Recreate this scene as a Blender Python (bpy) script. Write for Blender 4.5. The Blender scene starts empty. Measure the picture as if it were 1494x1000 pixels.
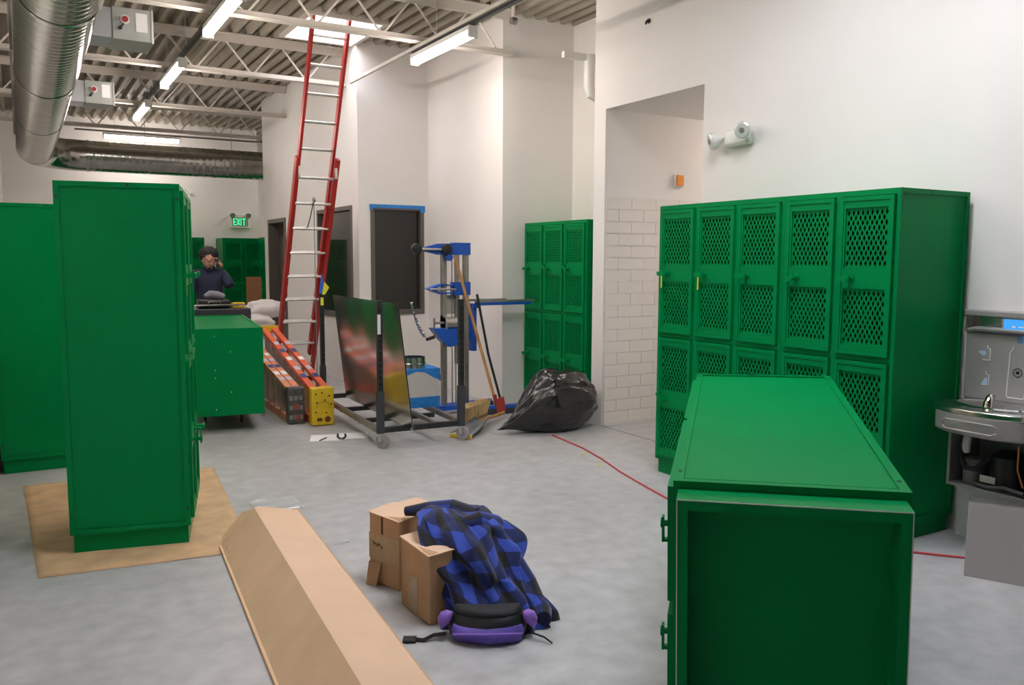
import bpy, bmesh, math, random
from mathutils import Vector, Matrix, noise
random.seed(7)
scn = bpy.context.scene
COL = scn.collection
PI = math.pi

# ------------------------------------------------------------------ camera
def setup_camera():
    f, yaw, pitch, roll = 1215.44, 0.53209, 0.099783, -0.003869
    cy, sy, cp, sp = math.cos(yaw), math.sin(yaw), math.cos(pitch), math.sin(pitch)
    fw = Vector((sy*cp, cy*cp, -sp)); r = Vector((cy, -sy, 0)); d = fw.cross(r)
    cr, sr = math.cos(roll), math.sin(roll)
    r2 = cr*r + sr*d; d2 = -sr*r + cr*d
    cam = bpy.data.cameras.new('camera'); o = bpy.data.objects.new('camera', cam); COL.objects.link(o)
    m = Matrix((r2, -d2, -fw)).transposed().to_4x4(); m.translation = (0, 0, 1.55)
    o.matrix_world = m
    cam.sensor_width = 36; cam.lens = f/1494*36; cam.clip_start = .05; cam.clip_end = 200
    scn.camera = o
setup_camera()

# ------------------------------------------------------------------ world, exposure
LAMP = 65.                 # strip light emission
w = bpy.data.worlds.new('world'); scn.world = w; w.use_nodes = True
bg = w.node_tree.nodes['Background']
bg.inputs[0].default_value = (.90, .92, 1, 1); bg.inputs[1].default_value = 14.0
scn.view_settings.view_transform = 'Standard'; scn.view_settings.look = 'None'
scn.view_settings.gamma = 1; scn.view_settings.use_curve_mapping = False
scn.view_settings.exposure = 0.0

# ------------------------------------------------------------------ materials
MATS = {}
def mat(name, col, rough=.5, metal=0, var=0, scale=6, bump=0, bscale=60, coat=0, emit=None, stretch=None, spec=.5, col2=None, alpha=None):
    if name in MATS: return MATS[name]
    m = bpy.data.materials.new(name); m.use_nodes = True; MATS[name] = m
    nt = m.node_tree; N = nt.nodes; b = N['Principled BSDF']
    b.inputs['Base Color'].default_value = (*col, 1); b.inputs['Roughness'].default_value = rough
    b.inputs['Metallic'].default_value = metal; b.inputs['Coat Weight'].default_value = coat
    b.inputs['Specular IOR Level'].default_value = spec
    if emit:
        b.inputs['Emission Color'].default_value = (*emit[0], 1); b.inputs['Emission Strength'].default_value = emit[1]
    if alpha is not None: b.inputs['Alpha'].default_value = alpha
    co = N.new('ShaderNodeTexCoord')
    src = co.outputs['Object']
    if stretch:
        mp = N.new('ShaderNodeMapping'); mp.inputs['Scale'].default_value = stretch
        nt.links.new(src, mp.inputs[0]); src = mp.outputs[0]
    if var or col2:
        n = N.new('ShaderNodeTexNoise'); n.inputs['Scale'].default_value = scale; n.inputs['Detail'].default_value = 6
        nt.links.new(src, n.inputs['Vector'])
        r = N.new('ShaderNodeValToRGB')
        lo = col2 if col2 else tuple(c*(1-var) for c in col)
        hi = col if col2 else tuple(min(1, c*(1+var)) for c in col)
        r.color_ramp.elements[0].color = (*lo, 1); r.color_ramp.elements[1].color = (*hi, 1)
        r.color_ramp.elements[0].position = .32; r.color_ramp.elements[1].position = .68
        nt.links.new(n.outputs[0], r.inputs[0]); nt.links.new(r.outputs[0], b.inputs['Base Color'])
    if bump:
        n2 = N.new('ShaderNodeTexNoise'); n2.inputs['Scale'].default_value = bscale; n2.inputs['Detail'].default_value = 4
        nt.links.new(src, n2.inputs['Vector'])
        bp = N.new('ShaderNodeBump'); bp.inputs['Strength'].default_value = bump; bp.inputs['Distance'].default_value = .01
        nt.links.new(n2.outputs[0], bp.inputs['Height']); nt.links.new(bp.outputs[0], b.inputs['Normal'])
    return m

GREEN = mat('green_paint', (.0, .215, .055), .30, 0, .05, 3, .008, 90, spec=.09)
GREEN_IN = GREEN
WALL = mat('wall_paint', (.80, .765, .73), .75, 0, .02, 2, .02, 120)
DECK = mat('deck_paint', (.33, .29, .23), .6, 0, .07, 3)
STEELW = mat('joist_paint', (.62, .57, .51), .55, 0, .05, 5)
GALV = mat('galvanised', (.50, .50, .47), .19, 1, .16, 9, .05, 20)
SHEETM = mat('sheet_galvanised', (.60, .61, .59), .17, 1, .06, 3, .03, 4)
STEEL = mat('stainless', (.62, .60, .57), .22, 1, .05, 20, stretch=(1, 1, 30))
STEELD = mat('brushed_grey', (.30, .29, .28), .38, .75, .06, 12)
CHROME = mat('chrome', (.75, .75, .75), .12, 1)
BLACKM = mat('black_metal', (.028, .030, .032), .42, .3, .3, 15)
BLACKP = mat('black_plastic', (.014, .014, .015), .45, 0)
RUBBER = mat('rubber_grey', (.34, .31, .30), .7)
CARD = mat('cardboard', (.68, .46, .28), .8, 0, .06, 5, .05, 40)
CARD2 = mat('cardboard_pale', (.72, .49, .33), .8, 0, .05, 3, .05, 40)
CARDL = mat('cardboard_brown', (.50, .29, .15), .8, 0, .08, 6, .05, 40)
TAPE = mat('packing_tape', (.50, .34, .20), .25, 0, .05, 20)
KRAFT = mat('kraft_paper', (.66, .43, .23), .75, 0, scale=7, bump=.25, bscale=9, col2=(.48, .32, .18))
BLUE = mat('blue_paint', (.01, .10, .52), .35, 0, .08, 8)
BLUET = mat('blue_tape', (.02, .22, .62), .55, 0, .15, 25)
RED = mat('red_fibreglass', (.42, .018, .014), .4, 0, .12, 6)
ORANGE = mat('orange_fibreglass', (.80, .13, .055), .4, 0, .12, 8)
YELLOW = mat('yellow_plastic', (.78, .52, .02), .45, 0, .08, 14)
ALU = mat('aluminium', (.62, .60, .56), .35, .9, .1, 12)
WHITE = mat('white_plastic', (.78, .77, .74), .4)
PAPER = mat('paper', (.82, .81, .79), .8)
FRAME = mat('bronze_frame', (.13, .115, .10), .45, .2)
PANE = mat('dark_pane', (.022, .020, .017), .04, 0, spec=.5)
WOOD = mat('wood_handle', (.55, .27, .09), .5, 0, .2, 4, stretch=(6, 6, 1))
DOORW = mat('door_wood', (.30, .17, .07), .5, 0, .2, 3, stretch=(8, 8, 1))
BAG = mat('black_poly', (.016, .016, .016), .24, 0, bump=.5, bscale=7, coat=.2)
CLOTHW = mat('white_sacks', (.70, .66, .63), .6, 0, .05, 6, .3, 8)
SKIN = mat('skin', (.42, .22, .15), .55)
HAIR = mat('dark_hair', (.012, .009, .008), .6, bump=.8, bscale=60)
NAVY = mat('navy_cloth', (.010, .016, .045), .8, 0, .2, 12)
JEANS = mat('jeans', (.02, .03, .07), .85)
STRAW = mat('bristles', (.62, .43, .20), .8, 0, .2, 40, .6, 120, stretch=(1, 1, .1))
LENS = mat('lamp_lens', (1, 1, 1), .4, emit=((1, .90, .835), LAMP))
EXITG = mat('exit_glow', (.02, .3, .12), .4, emit=((.06, 1, .35), 1.2))
SCREEN = mat('screen_blue', (.02, .1, .3), .3, emit=((.05, .38, .9), .9))
REDL = mat('red_cord', (.55, .05, .07), .6)
YELT = mat('yellow_tag', (.75, .80, .05), .6)
ORGD = mat('orange_cover', (.85, .27, .02), .5)
PURPLE = mat('purple_nylon', (.10, .06, .34), .55, 0, .15, 20, .1, 80)
LILAC = mat('lilac_nylon', (.30, .14, .60), .5)
TILE = mat('white_tile', (.80, .75, .70), .18, 0, .02, 3)
GROUT = mat('grout', (.70, .65, .60), .85)
GREYC = mat('grey_cloth', (.20, .20, .22), .8)
CLEAR = mat('plastic_film', (.75, .78, .8), .15, alpha=.45)

def floor_mat():
    m = mat('concrete', (.46, .455, .455), .42, 0, bump=.04, bscale=90, col2=(.40, .395, .39), scale=.9)
    nt = m.node_tree; N = nt.nodes; b = N['Principled BSDF']
    src = b.inputs['Base Color'].links[0].from_socket
    n = N.new('ShaderNodeTexNoise'); n.inputs['Scale'].default_value = 9; n.inputs['Detail'].default_value = 8
    co = [x for x in N if x.type == 'TEX_COORD'][0]
    nt.links.new(co.outputs['Object'], n.inputs['Vector'])
    mx = N.new('ShaderNodeMixRGB'); mx.blend_type = 'OVERLAY'; mx.inputs[0].default_value = .38
    nt.links.new(src, mx.inputs[1]); nt.links.new(n.outputs[0], mx.inputs[2]); nt.links.new(mx.outputs[0], b.inputs['Base Color'])
    r = N.new('ShaderNodeMapRange'); r.inputs['To Min'].default_value = .30; r.inputs['To Max'].default_value = .58
    nt.links.new(n.outputs[0], r.inputs[0]); nt.links.new(r.outputs[0], b.inputs['Roughness'])
    return m
FLOOR = floor_mat()

def plaid_mat():
    m = bpy.data.materials.new('flannel_plaid'); m.use_nodes = True; nt = m.node_tree; N = nt.nodes; b = N['Principled BSDF']
    b.inputs['Roughness'].default_value = .9
    b.inputs['Sheen Weight'].default_value = .2
    uv = N.new('ShaderNodeTexCoord'); sp = N.new('ShaderNodeSeparateXYZ'); nt.links.new(uv.outputs['UV'], sp.inputs[0])
    def band(sock):
        a = N.new('ShaderNodeMath'); a.operation = 'FRACT'; nt.links.new(sock, a.inputs[0])
        c = N.new('ShaderNodeMath'); c.operation = 'GREATER_THAN'; c.inputs[1].default_value = .5; nt.links.new(a.outputs[0], c.inputs[0]); return c
    x, y = band(sp.outputs[0]), band(sp.outputs[1])
    ad = N.new('ShaderNodeMath'); ad.operation = 'ADD'; nt.links.new(x.outputs[0], ad.inputs[0]); nt.links.new(y.outputs[0], ad.inputs[1])
    hv = N.new('ShaderNodeMath'); hv.operation = 'MULTIPLY'; hv.inputs[1].default_value = .5; nt.links.new(ad.outputs[0], hv.inputs[0])
    r = N.new('ShaderNodeValToRGB'); r.color_ramp.interpolation = 'CONSTANT'
    e = r.color_ramp.elements; e[0].position = 0; e[0].color = (.008, .008, .014, 1); e[1].position = .25; e[1].color = (.010, .018, .10, 1)
    e3 = e.new(.75); e3.color = (.03, .07, .42, 1)
    nt.links.new(hv.outputs[0], r.inputs[0]); nt.links.new(r.outputs[0], b.inputs['Base Color'])
    return m
PLAID = plaid_mat()

# ------------------------------------------------------------------ mesh helpers
class MB:
    def __init__(s): s.v = []; s.f = []; s.uv = None
    def add(s, vs, fs):
        o = len(s.v); s.v += [tuple(q) for q in vs]; s.f += [tuple(i+o for i in f) for f in fs]; return s
    def hexa(s, p):   # 8 points: bottom 4 ccw, top 4 ccw
        return s.add(p, [(3,2,1,0),(4,5,6,7),(0,1,5,4),(1,2,6,5),(2,3,7,6),(3,0,4,7)])
    def box(s, x0, x1, y0, y1, z0, z1):
        return s.hexa([(x0,y0,z0),(x1,y0,z0),(x1,y1,z0),(x0,y1,z0),(x0,y0,z1),(x1,y0,z1),(x1,y1,z1),(x0,y1,z1)])
    def beam(s, p, q, w, h, up=(0,0,1)):
        p = Vector(p); q = Vector(q); t = (q-p).normalized(); up = Vector(up)
        a = t.cross(up)
        if a.length < 1e-4: a = t.cross(Vector((1,0,0)))
        a.normalize(); b = a.cross(t).normalized(); a *= w/2; b *= h/2
        return s.hexa([p-a-b, p+a-b, q+a-b, q-a-b, p-a+b, p+a+b, q+a+b, q-a+b])
    def tube(s, pts, r, n=8, caps=True):
        pts = [Vector(p) for p in pts]; rs = r if isinstance(r, (list, tuple)) else [r]*len(pts)
        t0 = (pts[1]-pts[0]).normalized(); a = t0.cross(Vector((0,0,1)))
        if a.length < 1e-3: a = t0.cross(Vector((1,0,0)))
        a.normalize(); o = len(s.v)
        for i, p in enumerate(pts):
            t = (pts[min(i+1,len(pts)-1)]-pts[max(i-1,0)]).normalized()
            a = (a-t*a.dot(t)).normalized(); b = t.cross(a)
            for k in range(n):
                c = 2*PI*k/n; s.v.append(tuple(p+(a*math.cos(c)+b*math.sin(c))*rs[i]))
        for i in range(len(pts)-1):
            for k in range(n):
                k2 = (k+1) % n; s.f.append((o+i*n+k, o+i*n+k2, o+(i+1)*n+k2, o+(i+1)*n+k))
        if caps:
            s.f.append(tuple(o+k for k in reversed(range(n)))); e = o+(len(pts)-1)*n; s.f.append(tuple(e+k for k in range(n)))
        return s
    def cyl(s, p, q, r, n=14): return s.tube([p, q], r, n)
    def prism(s, poly, axis, a, b):
        def P(u, v, w): return {'x': (w,u,v), 'y': (u,w,v), 'z': (u,v,w)}[axis]
        n = len(poly); o = len(s.v)
        for w_ in (a, b):
            for u, v in poly: s.v.append(P(u, v, w_))
        for i in range(n): s.f.append((o+i, o+(i+1) % n, o+n+(i+1) % n, o+n+i))
        s.f.append(tuple(o+i for i in reversed(range(n)))); s.f.append(tuple(o+n+i for i in range(n)))
        return s
    def loops(s, rings, close_top=True, close_bot=True):
        n = len(rings[0]); o = len(s.v)
        for r in rings: s.v += [tuple(p) for p in r]
        for i in range(len(rings)-1):
            for k in range(n):
                k2 = (k+1) % n; s.f.append((o+i*n+k, o+i*n+k2, o+(i+1)*n+k2, o+(i+1)*n+k))
        if close_bot: s.f.append(tuple(o+k for k in reversed(range(n))))
        if close_top: e = o+(len(rings)-1)*n; s.f.append(tuple(e+k for k in range(n)))
        return s
    def mesh(s, name, m, smooth=True):
        me = bpy.data.meshes.new(name); me.from_pydata(s.v, [], s.f); me.update()
        bm = bmesh.new(); bm.from_mesh(me); bmesh.ops.recalc_face_normals(bm, faces=bm.faces); bm.to_mesh(me); bm.free()
        me.materials.append(m)
        if smooth:
            me.polygons.foreach_set('use_smooth', [True]*len(me.polygons)); me.set_sharp_from_angle(angle=.6)
        return me

def link(name, me, parent=None, loc=None, bev=0):
    o = bpy.data.objects.new(name, me); COL.objects.link(o)
    if parent: o.parent = parent
    if loc: o.location = loc
    if bev:
        b = o.modifiers.new('bevel', 'BEVEL'); b.width = bev; b.segments = 2; b.limit_method = 'ANGLE'
    return o
def part(mb, name, m, parent=None, bev=0, loc=None, label=None, smooth=True):
    o = link(name, mb.mesh(name, m, smooth), parent, loc, bev)
    if label: o['label'] = label
    return o
def tag(o, label, cat, group=None, kind=None):
    if label: o['label'] = label
    if cat: o['category'] = cat
    if group: o['group'] = group
    if kind: o['kind'] = kind
    return o
def struct(mb, name, m, parent=None, smooth=True, label=None):
    o = part(mb, name, m, parent, smooth=smooth); o['kind'] = 'structure'
    if label: o['label'] = label
    return o
def thing(name, label, cat, loc=(0,0,0), rz=0, group=None, matrix=None):
    o = bpy.data.objects.new(name, None); COL.objects.link(o); o.empty_display_size = .1
    if matrix: o.matrix_world = matrix
    else: o.location = loc; o.rotation_euler = (0, 0, rz)
    return tag(o, label, cat, group)
def single(mb, name, m, label, cat, group=None, bev=0, loc=None, rz=0, kind=None):
    o = part(mb, name, m, None, bev, loc); o.rotation_euler = (0, 0, rz)
    return tag(o, label, cat, group, kind)

# ------------------------------------------------------------------ setting
XL, XR, YB, ZC = -.20, 4.617, 17.1, 4.05
def build_shell():
    struct(MB().box(-.6, 9, -16, 19.2, -.12, 0), 'floor', FLOOR)
    struct(MB().box(XL-.15, XL, -12, YB+.15, 0, ZC+.2), 'wall_left', WALL)
    struct(MB().box(XL, 4.17, YB, YB+.15, 0, ZC+.2), 'wall_back', WALL)
    struct(MB().box(4.17, 7.6, 18.6, 18.75, 0, ZC+.2).box(4.02, 4.17, YB+.15, 18.6, 0, ZC+.2), 'wall_back_alcove', WALL)
    f = MB().box(XL, 4.75, -12.15, -12, 0, ZC+.2)
    struct(f, 'wall_front', WALL)
    r = MB()
    r.box(4.53, 4.75, -12, 2.70, 0, ZC+.2)                 # fountain wall, slightly proud
    r.box(XR, XR+.15, 2.70, 4.93, 0, ZC+.2)
    r.box(XR, XR+.15, 4.93, 6.19, 2.90, ZC+.2)            # header over the opening
    r.box(XR, XR+.15, 6.19, 6.36, 0, ZC+.2)
    struct(r, 'wall_right', WALL)
    # corridor behind the opening
    struct(MB().box(XR+.15, 7.6, 4.78, 4.93, 0, 3.05), 'wall_corridor_near', WALL)
    struct(MB().box(7.6, 7.75, 4.78, 6.4, 0, 3.05), 'wall_corridor_end', WALL)
    struct(MB().box(XR+.15, 7.6, 4.93, 6.19, 2.90, 3.05), 'ceiling_corridor', WALL)
    t = struct(MB().box(XR+.15, 7.6, 6.19, 6.36, 0, 3.05), 'wall_corridor_tiled', WALL)
    part(MB().box(XR+.012, 6.9, 6.181, 6.1895, .02, 2.12), 'grout_bed', GROUT, t)
    rows, tw = 19, .29; th = 2.10/rows
    mid = MB().box(0, tw-.004, 0, .008, 0, th-.004).mesh('tile', TILE)
    hal = MB().box(0, tw/2-.004, 0, .008, 0, th-.004).mesh('tile_half', TILE)
    for i in range(rows):
        x = XR+.015
        if i % 2: link('tile', hal, t, (x, 6.174, .022+i*th)); x += tw/2
        while x < 6.15: link('tile', mid, t, (x, 6.174, .022+i*th)); x += tw
    struct(MB().box(XR+.015, 6.9, 6.168, 6.18, 0, .02), 'trim_tile_base', WHITE)
    # recess with lockers, then the office block
    struct(MB().box(5.27, 5.42, 6.36, 7.81, 0, ZC+.2).box(XR+.15, 5.42, 6.21, 6.36, 3.05, ZC+.2), 'wall_recess', WALL)
    struct(MB().box(4.388, 5.27, 7.66, 7.78, 0, ZC+.2).box(4.388, 4.508, 7.78, 9.504, 0, ZC+.2), 'wall_office_side', WALL)
    # office front wall (Y=9.504) with window opening X 3.628..4.323, z .87..2.185
    o = MB(); a, b, c, d = 3.628, 4.323, .87, 2.185
    o.box(3.482, 4.508, 9.504, 9.624, 0, c).box(3.482, 4.508, 9.504, 9.624, d, ZC+.2).box(3.482, a, 9.504, 9.624, c, d).box(b, 4.508, 9.504, 9.624, c, d)
    struct(o, 'wall_office_front', WALL)
    # office left wall (X=3.482): window Y 9.72..11.09 z .80..2.19, door Y 12.64..13.64 z 0..2.16
    o = MB(); x0, x1 = 3.482, 3.602
    o.box(x0, x1, 9.624, 9.72, 0, ZC+.2).box(x0, x1, 9.72, 11.09, 0, .80).box(x0, x1, 9.72, 11.09, 2.19, ZC+.2)
    o.box(x0, x1, 11.09, 12.64, 0, ZC+.2).box(x0, x1, 12.64, 13.64, 2.16, ZC+.2).box(x0, x1, 13.64, 13.92, 0, ZC+.2)
    o.box(x1, 7.0, 13.80, 13.92, 0, ZC+.2)
    struct(o, 'wall_office_left', WALL)
    struct(MB().box(7.0, 7.15, 7.66, 18.75, 0, ZC+.2).box(5.42, 7.0, 7.66, 7.78, 0, ZC+.2), 'wall_far_right', WALL)
    # windows
    def window(name, P, u0, u1, z0, z1, lab):
        r = P(MB(), u0, u0+.05, z0, z1, -.012, .11); r = P(r, u1-.05, u1, z0, z1, -.012, .11)
        r = P(r, u0+.05, u1-.05, z1-.05, z1, -.012, .11); r = P(r, u0+.05, u1-.05, z0, z0+.06, -.02, .11)
        w_ = struct(r, name, FRAME, label=lab)
        part(P(MB(), u0+.05, u1-.05, z0+.06, z1-.05, .05, .056), 'pane', PANE, w_)
        return w_
    def PY(m, u0, u1, z0, z1, d0, d1): return m.box(u0, u1, 9.504+d0, 9.504+d1, z0, z1)
    def PX(m, u0, u1, z0, z1, d0, d1): return m.box(3.482+d0, 3.482+d1, u0, u1, z0, z1)
    w2 = window('window_2', PY, a, b, c, d, 'bronze framed window with blue tape along its head')
    part(MB().box(a-.012, b+.012, 9.485, 9.4919, d-.028, d+.012).box(b-.05, b+.012, 9.486, 9.4915, d-.07, d-.028).box(a-.012, a+.03, 9.486, 9.4915, d-.055, d-.028), 'masking_tape', BLUET, w2)
    window('window_1', PX, 9.72, 11.09, .80, 2.19, 'bronze framed window beside the red ladder')
    # door
    r = PX(MB(), 12.64, 12.70, 0, 2.16, -.02, .14); PX(r, 13.58, 13.64, 0, 2.16, -.02, .14); PX(r, 12.70, 13.58, 2.10, 2.16, -.02, .14)
    dr = struct(r, 'door_1', FRAME, label='dark framed doorway with a wooden door standing open inside')
    part(MB().box(3.69, 4.55, 13.28, 13.325, .01, 2.09), 'door_leaf', DOORW, dr)
    hg = MB()
    for z in (.3, 1.1, 1.85): hg.box(3.605, 3.63, 12.70, 12.72, z-.06, z+.06)
    part(hg, 'hinge', ALU, dr)

def build_ceiling():
    X0, X1, Y0, Y1 = XL-.1, 7.1, -12.1, 18.8
    holes = ((2.68, 3.45, 8.60, 9.60), (1.85, 3.55, 1.75, 3.65))   # roof hatch, unseen skylight added to bring cool daylight over the front of the room
    pitch = .154; prof = [(0, 0), (.045, 0), (.065, .075), (.134, .075)]   # flutes along Y
    d = MB()
    def strip(xa, za, xb, zb):
        cuts = [(h[2], h[3]) for h in holes if xb > h[0] and xa < h[1]]; segs = []; y = Y0
        for c0, c1 in sorted(cuts): segs.append((y, c0)); y = c1
        segs.append((y, Y1))
        for ya, yb in segs: d.add([(xa,ya,za),(xb,ya,zb),(xb,yb,zb),(xa,yb,za)], [(0,1,2,3)])
    x = X0
    while x < X1:
        pts = [(x+u, ZC+v) for u, v in prof] + [(x+pitch, ZC)]
        for (xa, za), (xb, zb) in zip(pts, pts[1:]): strip(xa, za, xb, zb)
        x += pitch
    struct(d, 'ceiling', DECK, smooth=False)
    for n, (hx0, hx1, hy0, hy1) in enumerate(holes):
        h = MB()
        for q in ((hx0-.05, hx0, hy0-.05, hy1+.05), (hx1, hx1+.05, hy0-.05, hy1+.05), (hx0, hx1, hy0-.05, hy0), (hx0, hx1, hy1, hy1+.05)):
            h.box(*q, ZC-.03, ZC+.32)
        struct(h, 'trim_%d' % (n+1), STEELW, label=('white steel curb of the open roof hatch', 'white steel curb of the added, unseen front skylight')[n])

build_shell(); build_ceiling()

# ------------------------------------------------------------------ ceiling joists, lights, duct
def joist(Y, xa, xb, lab):
    t = thing('roof_joist', lab, 'joist', (0, Y, 0), 0, 'white open-web roof joists')
    b = MB().box(xa, xb, -.055, -.008, 3.60, 3.605).box(xa, xb, -.013, -.008, 3.605, 3.655).box(xa, xb, .008, .055, 3.60, 3.605).box(xa, xb, .008, .013, 3.605, 3.655)
    part(b, 'bottom_chord', STEELW, t)
    b = MB().box(xa, xb, -.06, -.008, 4.035, 4.045).box(xa, xb, -.014, -.008, 3.95, 4.035).box(xa, xb, .008, .06, 4.035, 4.045).box(xa, xb, .008, .014, 3.95, 4.035)
    part(b, 'top_chord', STEELW, t)
    x = xa+.1; up = False
    while x < xb-.35:
        a = (x, 0, 3.62 if not up else 4.0); c = (x+.31, 0, 4.0 if not up else 3.62)
        part(MB().cyl(a, c, .011, 6), 'web_rod', STEELW, t); x += .31; up = not up
    return t
joist(7.50, -.2, 4.38, 'white open-web joist crossing in front of the roof hatch')
joist(9.88, -.2, 3.47, 'white open-web joist behind the roof hatch')
joist(12.45, -.2, 3.47, 'white open-web joist above the office doorway')
joist(14.9, -.2, 6.9, 'white open-web joist farthest back, over the crosswise duct')
joist(5.15, -.2, 4.6, 'white open-web joist nearest the camera')
single(MB().box(3.385, 3.415, 4.9, 9.49, 3.565, 3.598), 'bridging_bar', STEELW, 'white bridging bar running along under the joists by the office corner', 'bar')

def strip_light(X, Y, lab, along='y', z=3.45, L=1.22, group='tubular strip lights'):
    rz = 0 if along == 'y' else PI/2
    t = thing('strip_light', lab, 'ceiling light', (X, Y, z), rz, group)
    part(MB().box(-.045, .045, -L/2, L/2, .045, .085), 'housing', WHITE, t, .004)
    poly = [(-.04, .045), (-.036, .012), (-.018, -.012), (.018, -.012), (.036, .012), (.04, .045)]
    part(MB().prism(poly, 'y', -L/2+.01, L/2-.01), 'lens', LENS, t)
    for s in (-1, 1): part(MB().box(-.045, .045, s*L/2-.01, s*L/2+.01, -.014, .086), 'end_cap', WHITE, t, .003)
for Y, l in ((7.1, 'left row, largest in view, top of the picture'), (9.63, 'left row, middle one under the joists'), (12.2, 'left row, small one farthest along'), (4.95, 'left row, before the camera')):
    strip_light(1.49, Y, 'glowing white strip light, ' + l)
for Y, l in ((7.12, 'beside the white office wall'),):
    strip_light(3.43, Y, 'glowing white strip light, right row, ' + l)
strip_light(1.95, 16.1, 'glowing white strip light hung crosswise above the far duct', 'x', 3.60)
strip_light(5.3, 16.6, 'added white strip light, out of view, brightening the back alcove beyond the office')  # added lamp hidden behind the office, makes the alcove wall bright
def conduit(name, p, q, lab, w=.04, h=.04, m=BLACKM):
    t = thing(name, lab, 'conduit', (0, 0, 0)); part(MB().beam(p, q, w, h), 'channel', m, t)
    p = Vector(p); q = Vector(q); n = max(2, int((q-p).length/1.3))
    for i in range(n+1):
        c = p.lerp(q, (i+.5)/(n+1)); part(MB().cyl((c.x, c.y, c.z), (c.x, c.y, ZC), .004, 5), 'hanger_rod', ALU, t)
strip_light(6.7, 5.5, 'added white strip light, out of view on the corridor ceiling', 'y', 2.815, .6)  # extra lamp hidden past the jamb, lifts the light inside the corridor
conduit('lighting_channel', (1.49, 3.5, 3.56), (1.49, 12.9, 3.56), 'dark channel carrying the left row of strip lights')
conduit('lighting_channel', (3.43, 4.6, 3.56), (3.43, 7.75, 3.56), 'dark channel carrying the right row of strip lights')
conduit('lighting_channel', (.9, 16.1, 3.71), (4.6, 16.1, 3.71), 'thin channel above the crosswise light at the back', .03, .03, STEELD)

conduit('lighting_channel', (5.3, 15.5, 3.56), (5.3, 17.7, 3.56), 'dark channel carrying the added alcove strip light')  # unseen support made for the added alcove lamp

def duct():
    t = thing('spiral_duct', 'galvanised spiral round duct along the left, turning right at the far end', 'duct', (0, 0, 0))
    cx, cz, r, n = .28, 3.19, .245, 36
    def ring(c, ax, rr):   # ax: direction in XY plane
        side = Vector((ax[1], -ax[0], 0))
        return [Vector(c) + side*rr*math.cos(2*PI*k/n) + Vector((0, 0, rr*math.sin(2*PI*k/n))) for k in range(n)]
    def run(p, q, name='duct_section'):
        p = Vector(p); q = Vector(q); ax = (q-p).normalized(); L = (q-p).length; m = int(L/.026)
        part(MB().loops([ring(p+ax*L*i/m, ax, r+(.0035 if i % 4 == 0 else 0)) for i in range(m+1)], False, False), name, GALV, t)
    def band(p, ax):
        p = Vector(p); ax = Vector(ax)
        part(MB().loops([ring(p-ax*.03, ax, r+.002), ring(p-ax*.025, ax, r+.008), ring(p+ax*.025, ax, r+.008), ring(p+ax*.03, ax, r+.002)], False, False), 'joint_band', GALV, t)
    ys = [-4.9, -2.2, .5, 3.2, 5.9, 8.6, 11.2, 14.6]
    for a, b in zip(ys, ys[1:]): run((cx, a, cz), (cx, b, cz)); band((cx, b, cz), (0, 1, 0))
    R = .75; rings = []
    for i in range(7):
        a = i/6*PI/2
        for da in ((-.02, 0), (.02, 1)):
            aa = min(max(a+da[0], 0), PI/2)
            c = (cx+R-R*math.cos(aa), 14.6+R*math.sin(aa), cz)
            rings.append(ring(c, (math.sin(a), math.cos(a), 0), r+.004*(i % 2)))
    part(MB().loops(rings, False, False), 'elbow', GALV, t)
    yy = 14.6+R
    for a, b in ((cx+R, 3.0), (3.0, 5.2)): run((a, yy, cz), (b, yy, cz)); band((b, yy, cz), (1, 0, 0))
    band((cx+R, yy, cz), (1, 0, 0))
    for y in (1.8, 4.6, 7.9, 10.8, 13.2):
        for s in (-1, 1): part(MB().beam((cx+s*(r+.012), y, cz), (cx+s*(r+.012), y, ZC), .025, .004, (0, 1, 0)), 'hanger_strap', STEELD, t)
    for x in (1.9, 3.3): part(MB().cyl((x, yy, cz+r), (x, yy, ZC), .005, 6), 'hanger_rod', STEELD, t)
duct()
def damper(Y, lab):
    t = thing('damper_box', lab, 'damper box', (.505, Y, 3.17), 0, 'damper boxes on the duct')
    part(MB().box(0, .17, .02, .36, .01, .23), 'collar', mat('bright_sheet', (.66, .68, .72), .3, .8), t, .003)
    part(MB().box(.17, .445, 0, .38, 0, .235), 'box_body', mat('damper_grey', (.42, .43, .41), .45, .5, .06, 8), t, .004)
    part(MB().box(.438, .452, -.006, .386, -.006, .241), 'end_flange', ALU, t)
    part(MB().cyl((.255, 0, .145), (.255, -.02, .145), .032, 18), 'dial_plate', WHITE, t)
    k = part(MB().cyl((.255, -.02, .145), (.255, -.032, .145), .022, 18), 'dial_knob', mat('red_knob', (.35, .02, .03), .4), t)
    part(MB().beam((.25, -.012, .12), (.222, -.012, .085), .012, .008, (0, 1, 0)).cyl((.222, -.004, .083), (.222, -.02, .083), .014, 12), 'lever', BLACKM, t)
    part(MB().box(.33, .41, -.003, 0, .07, .205), 'label_plate', PAPER, t)
damper(7.0, 'grey damper box with red dial on the duct, nearer one')
damper(10.0, 'grey damper box with red dial on the duct, farther one')
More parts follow.
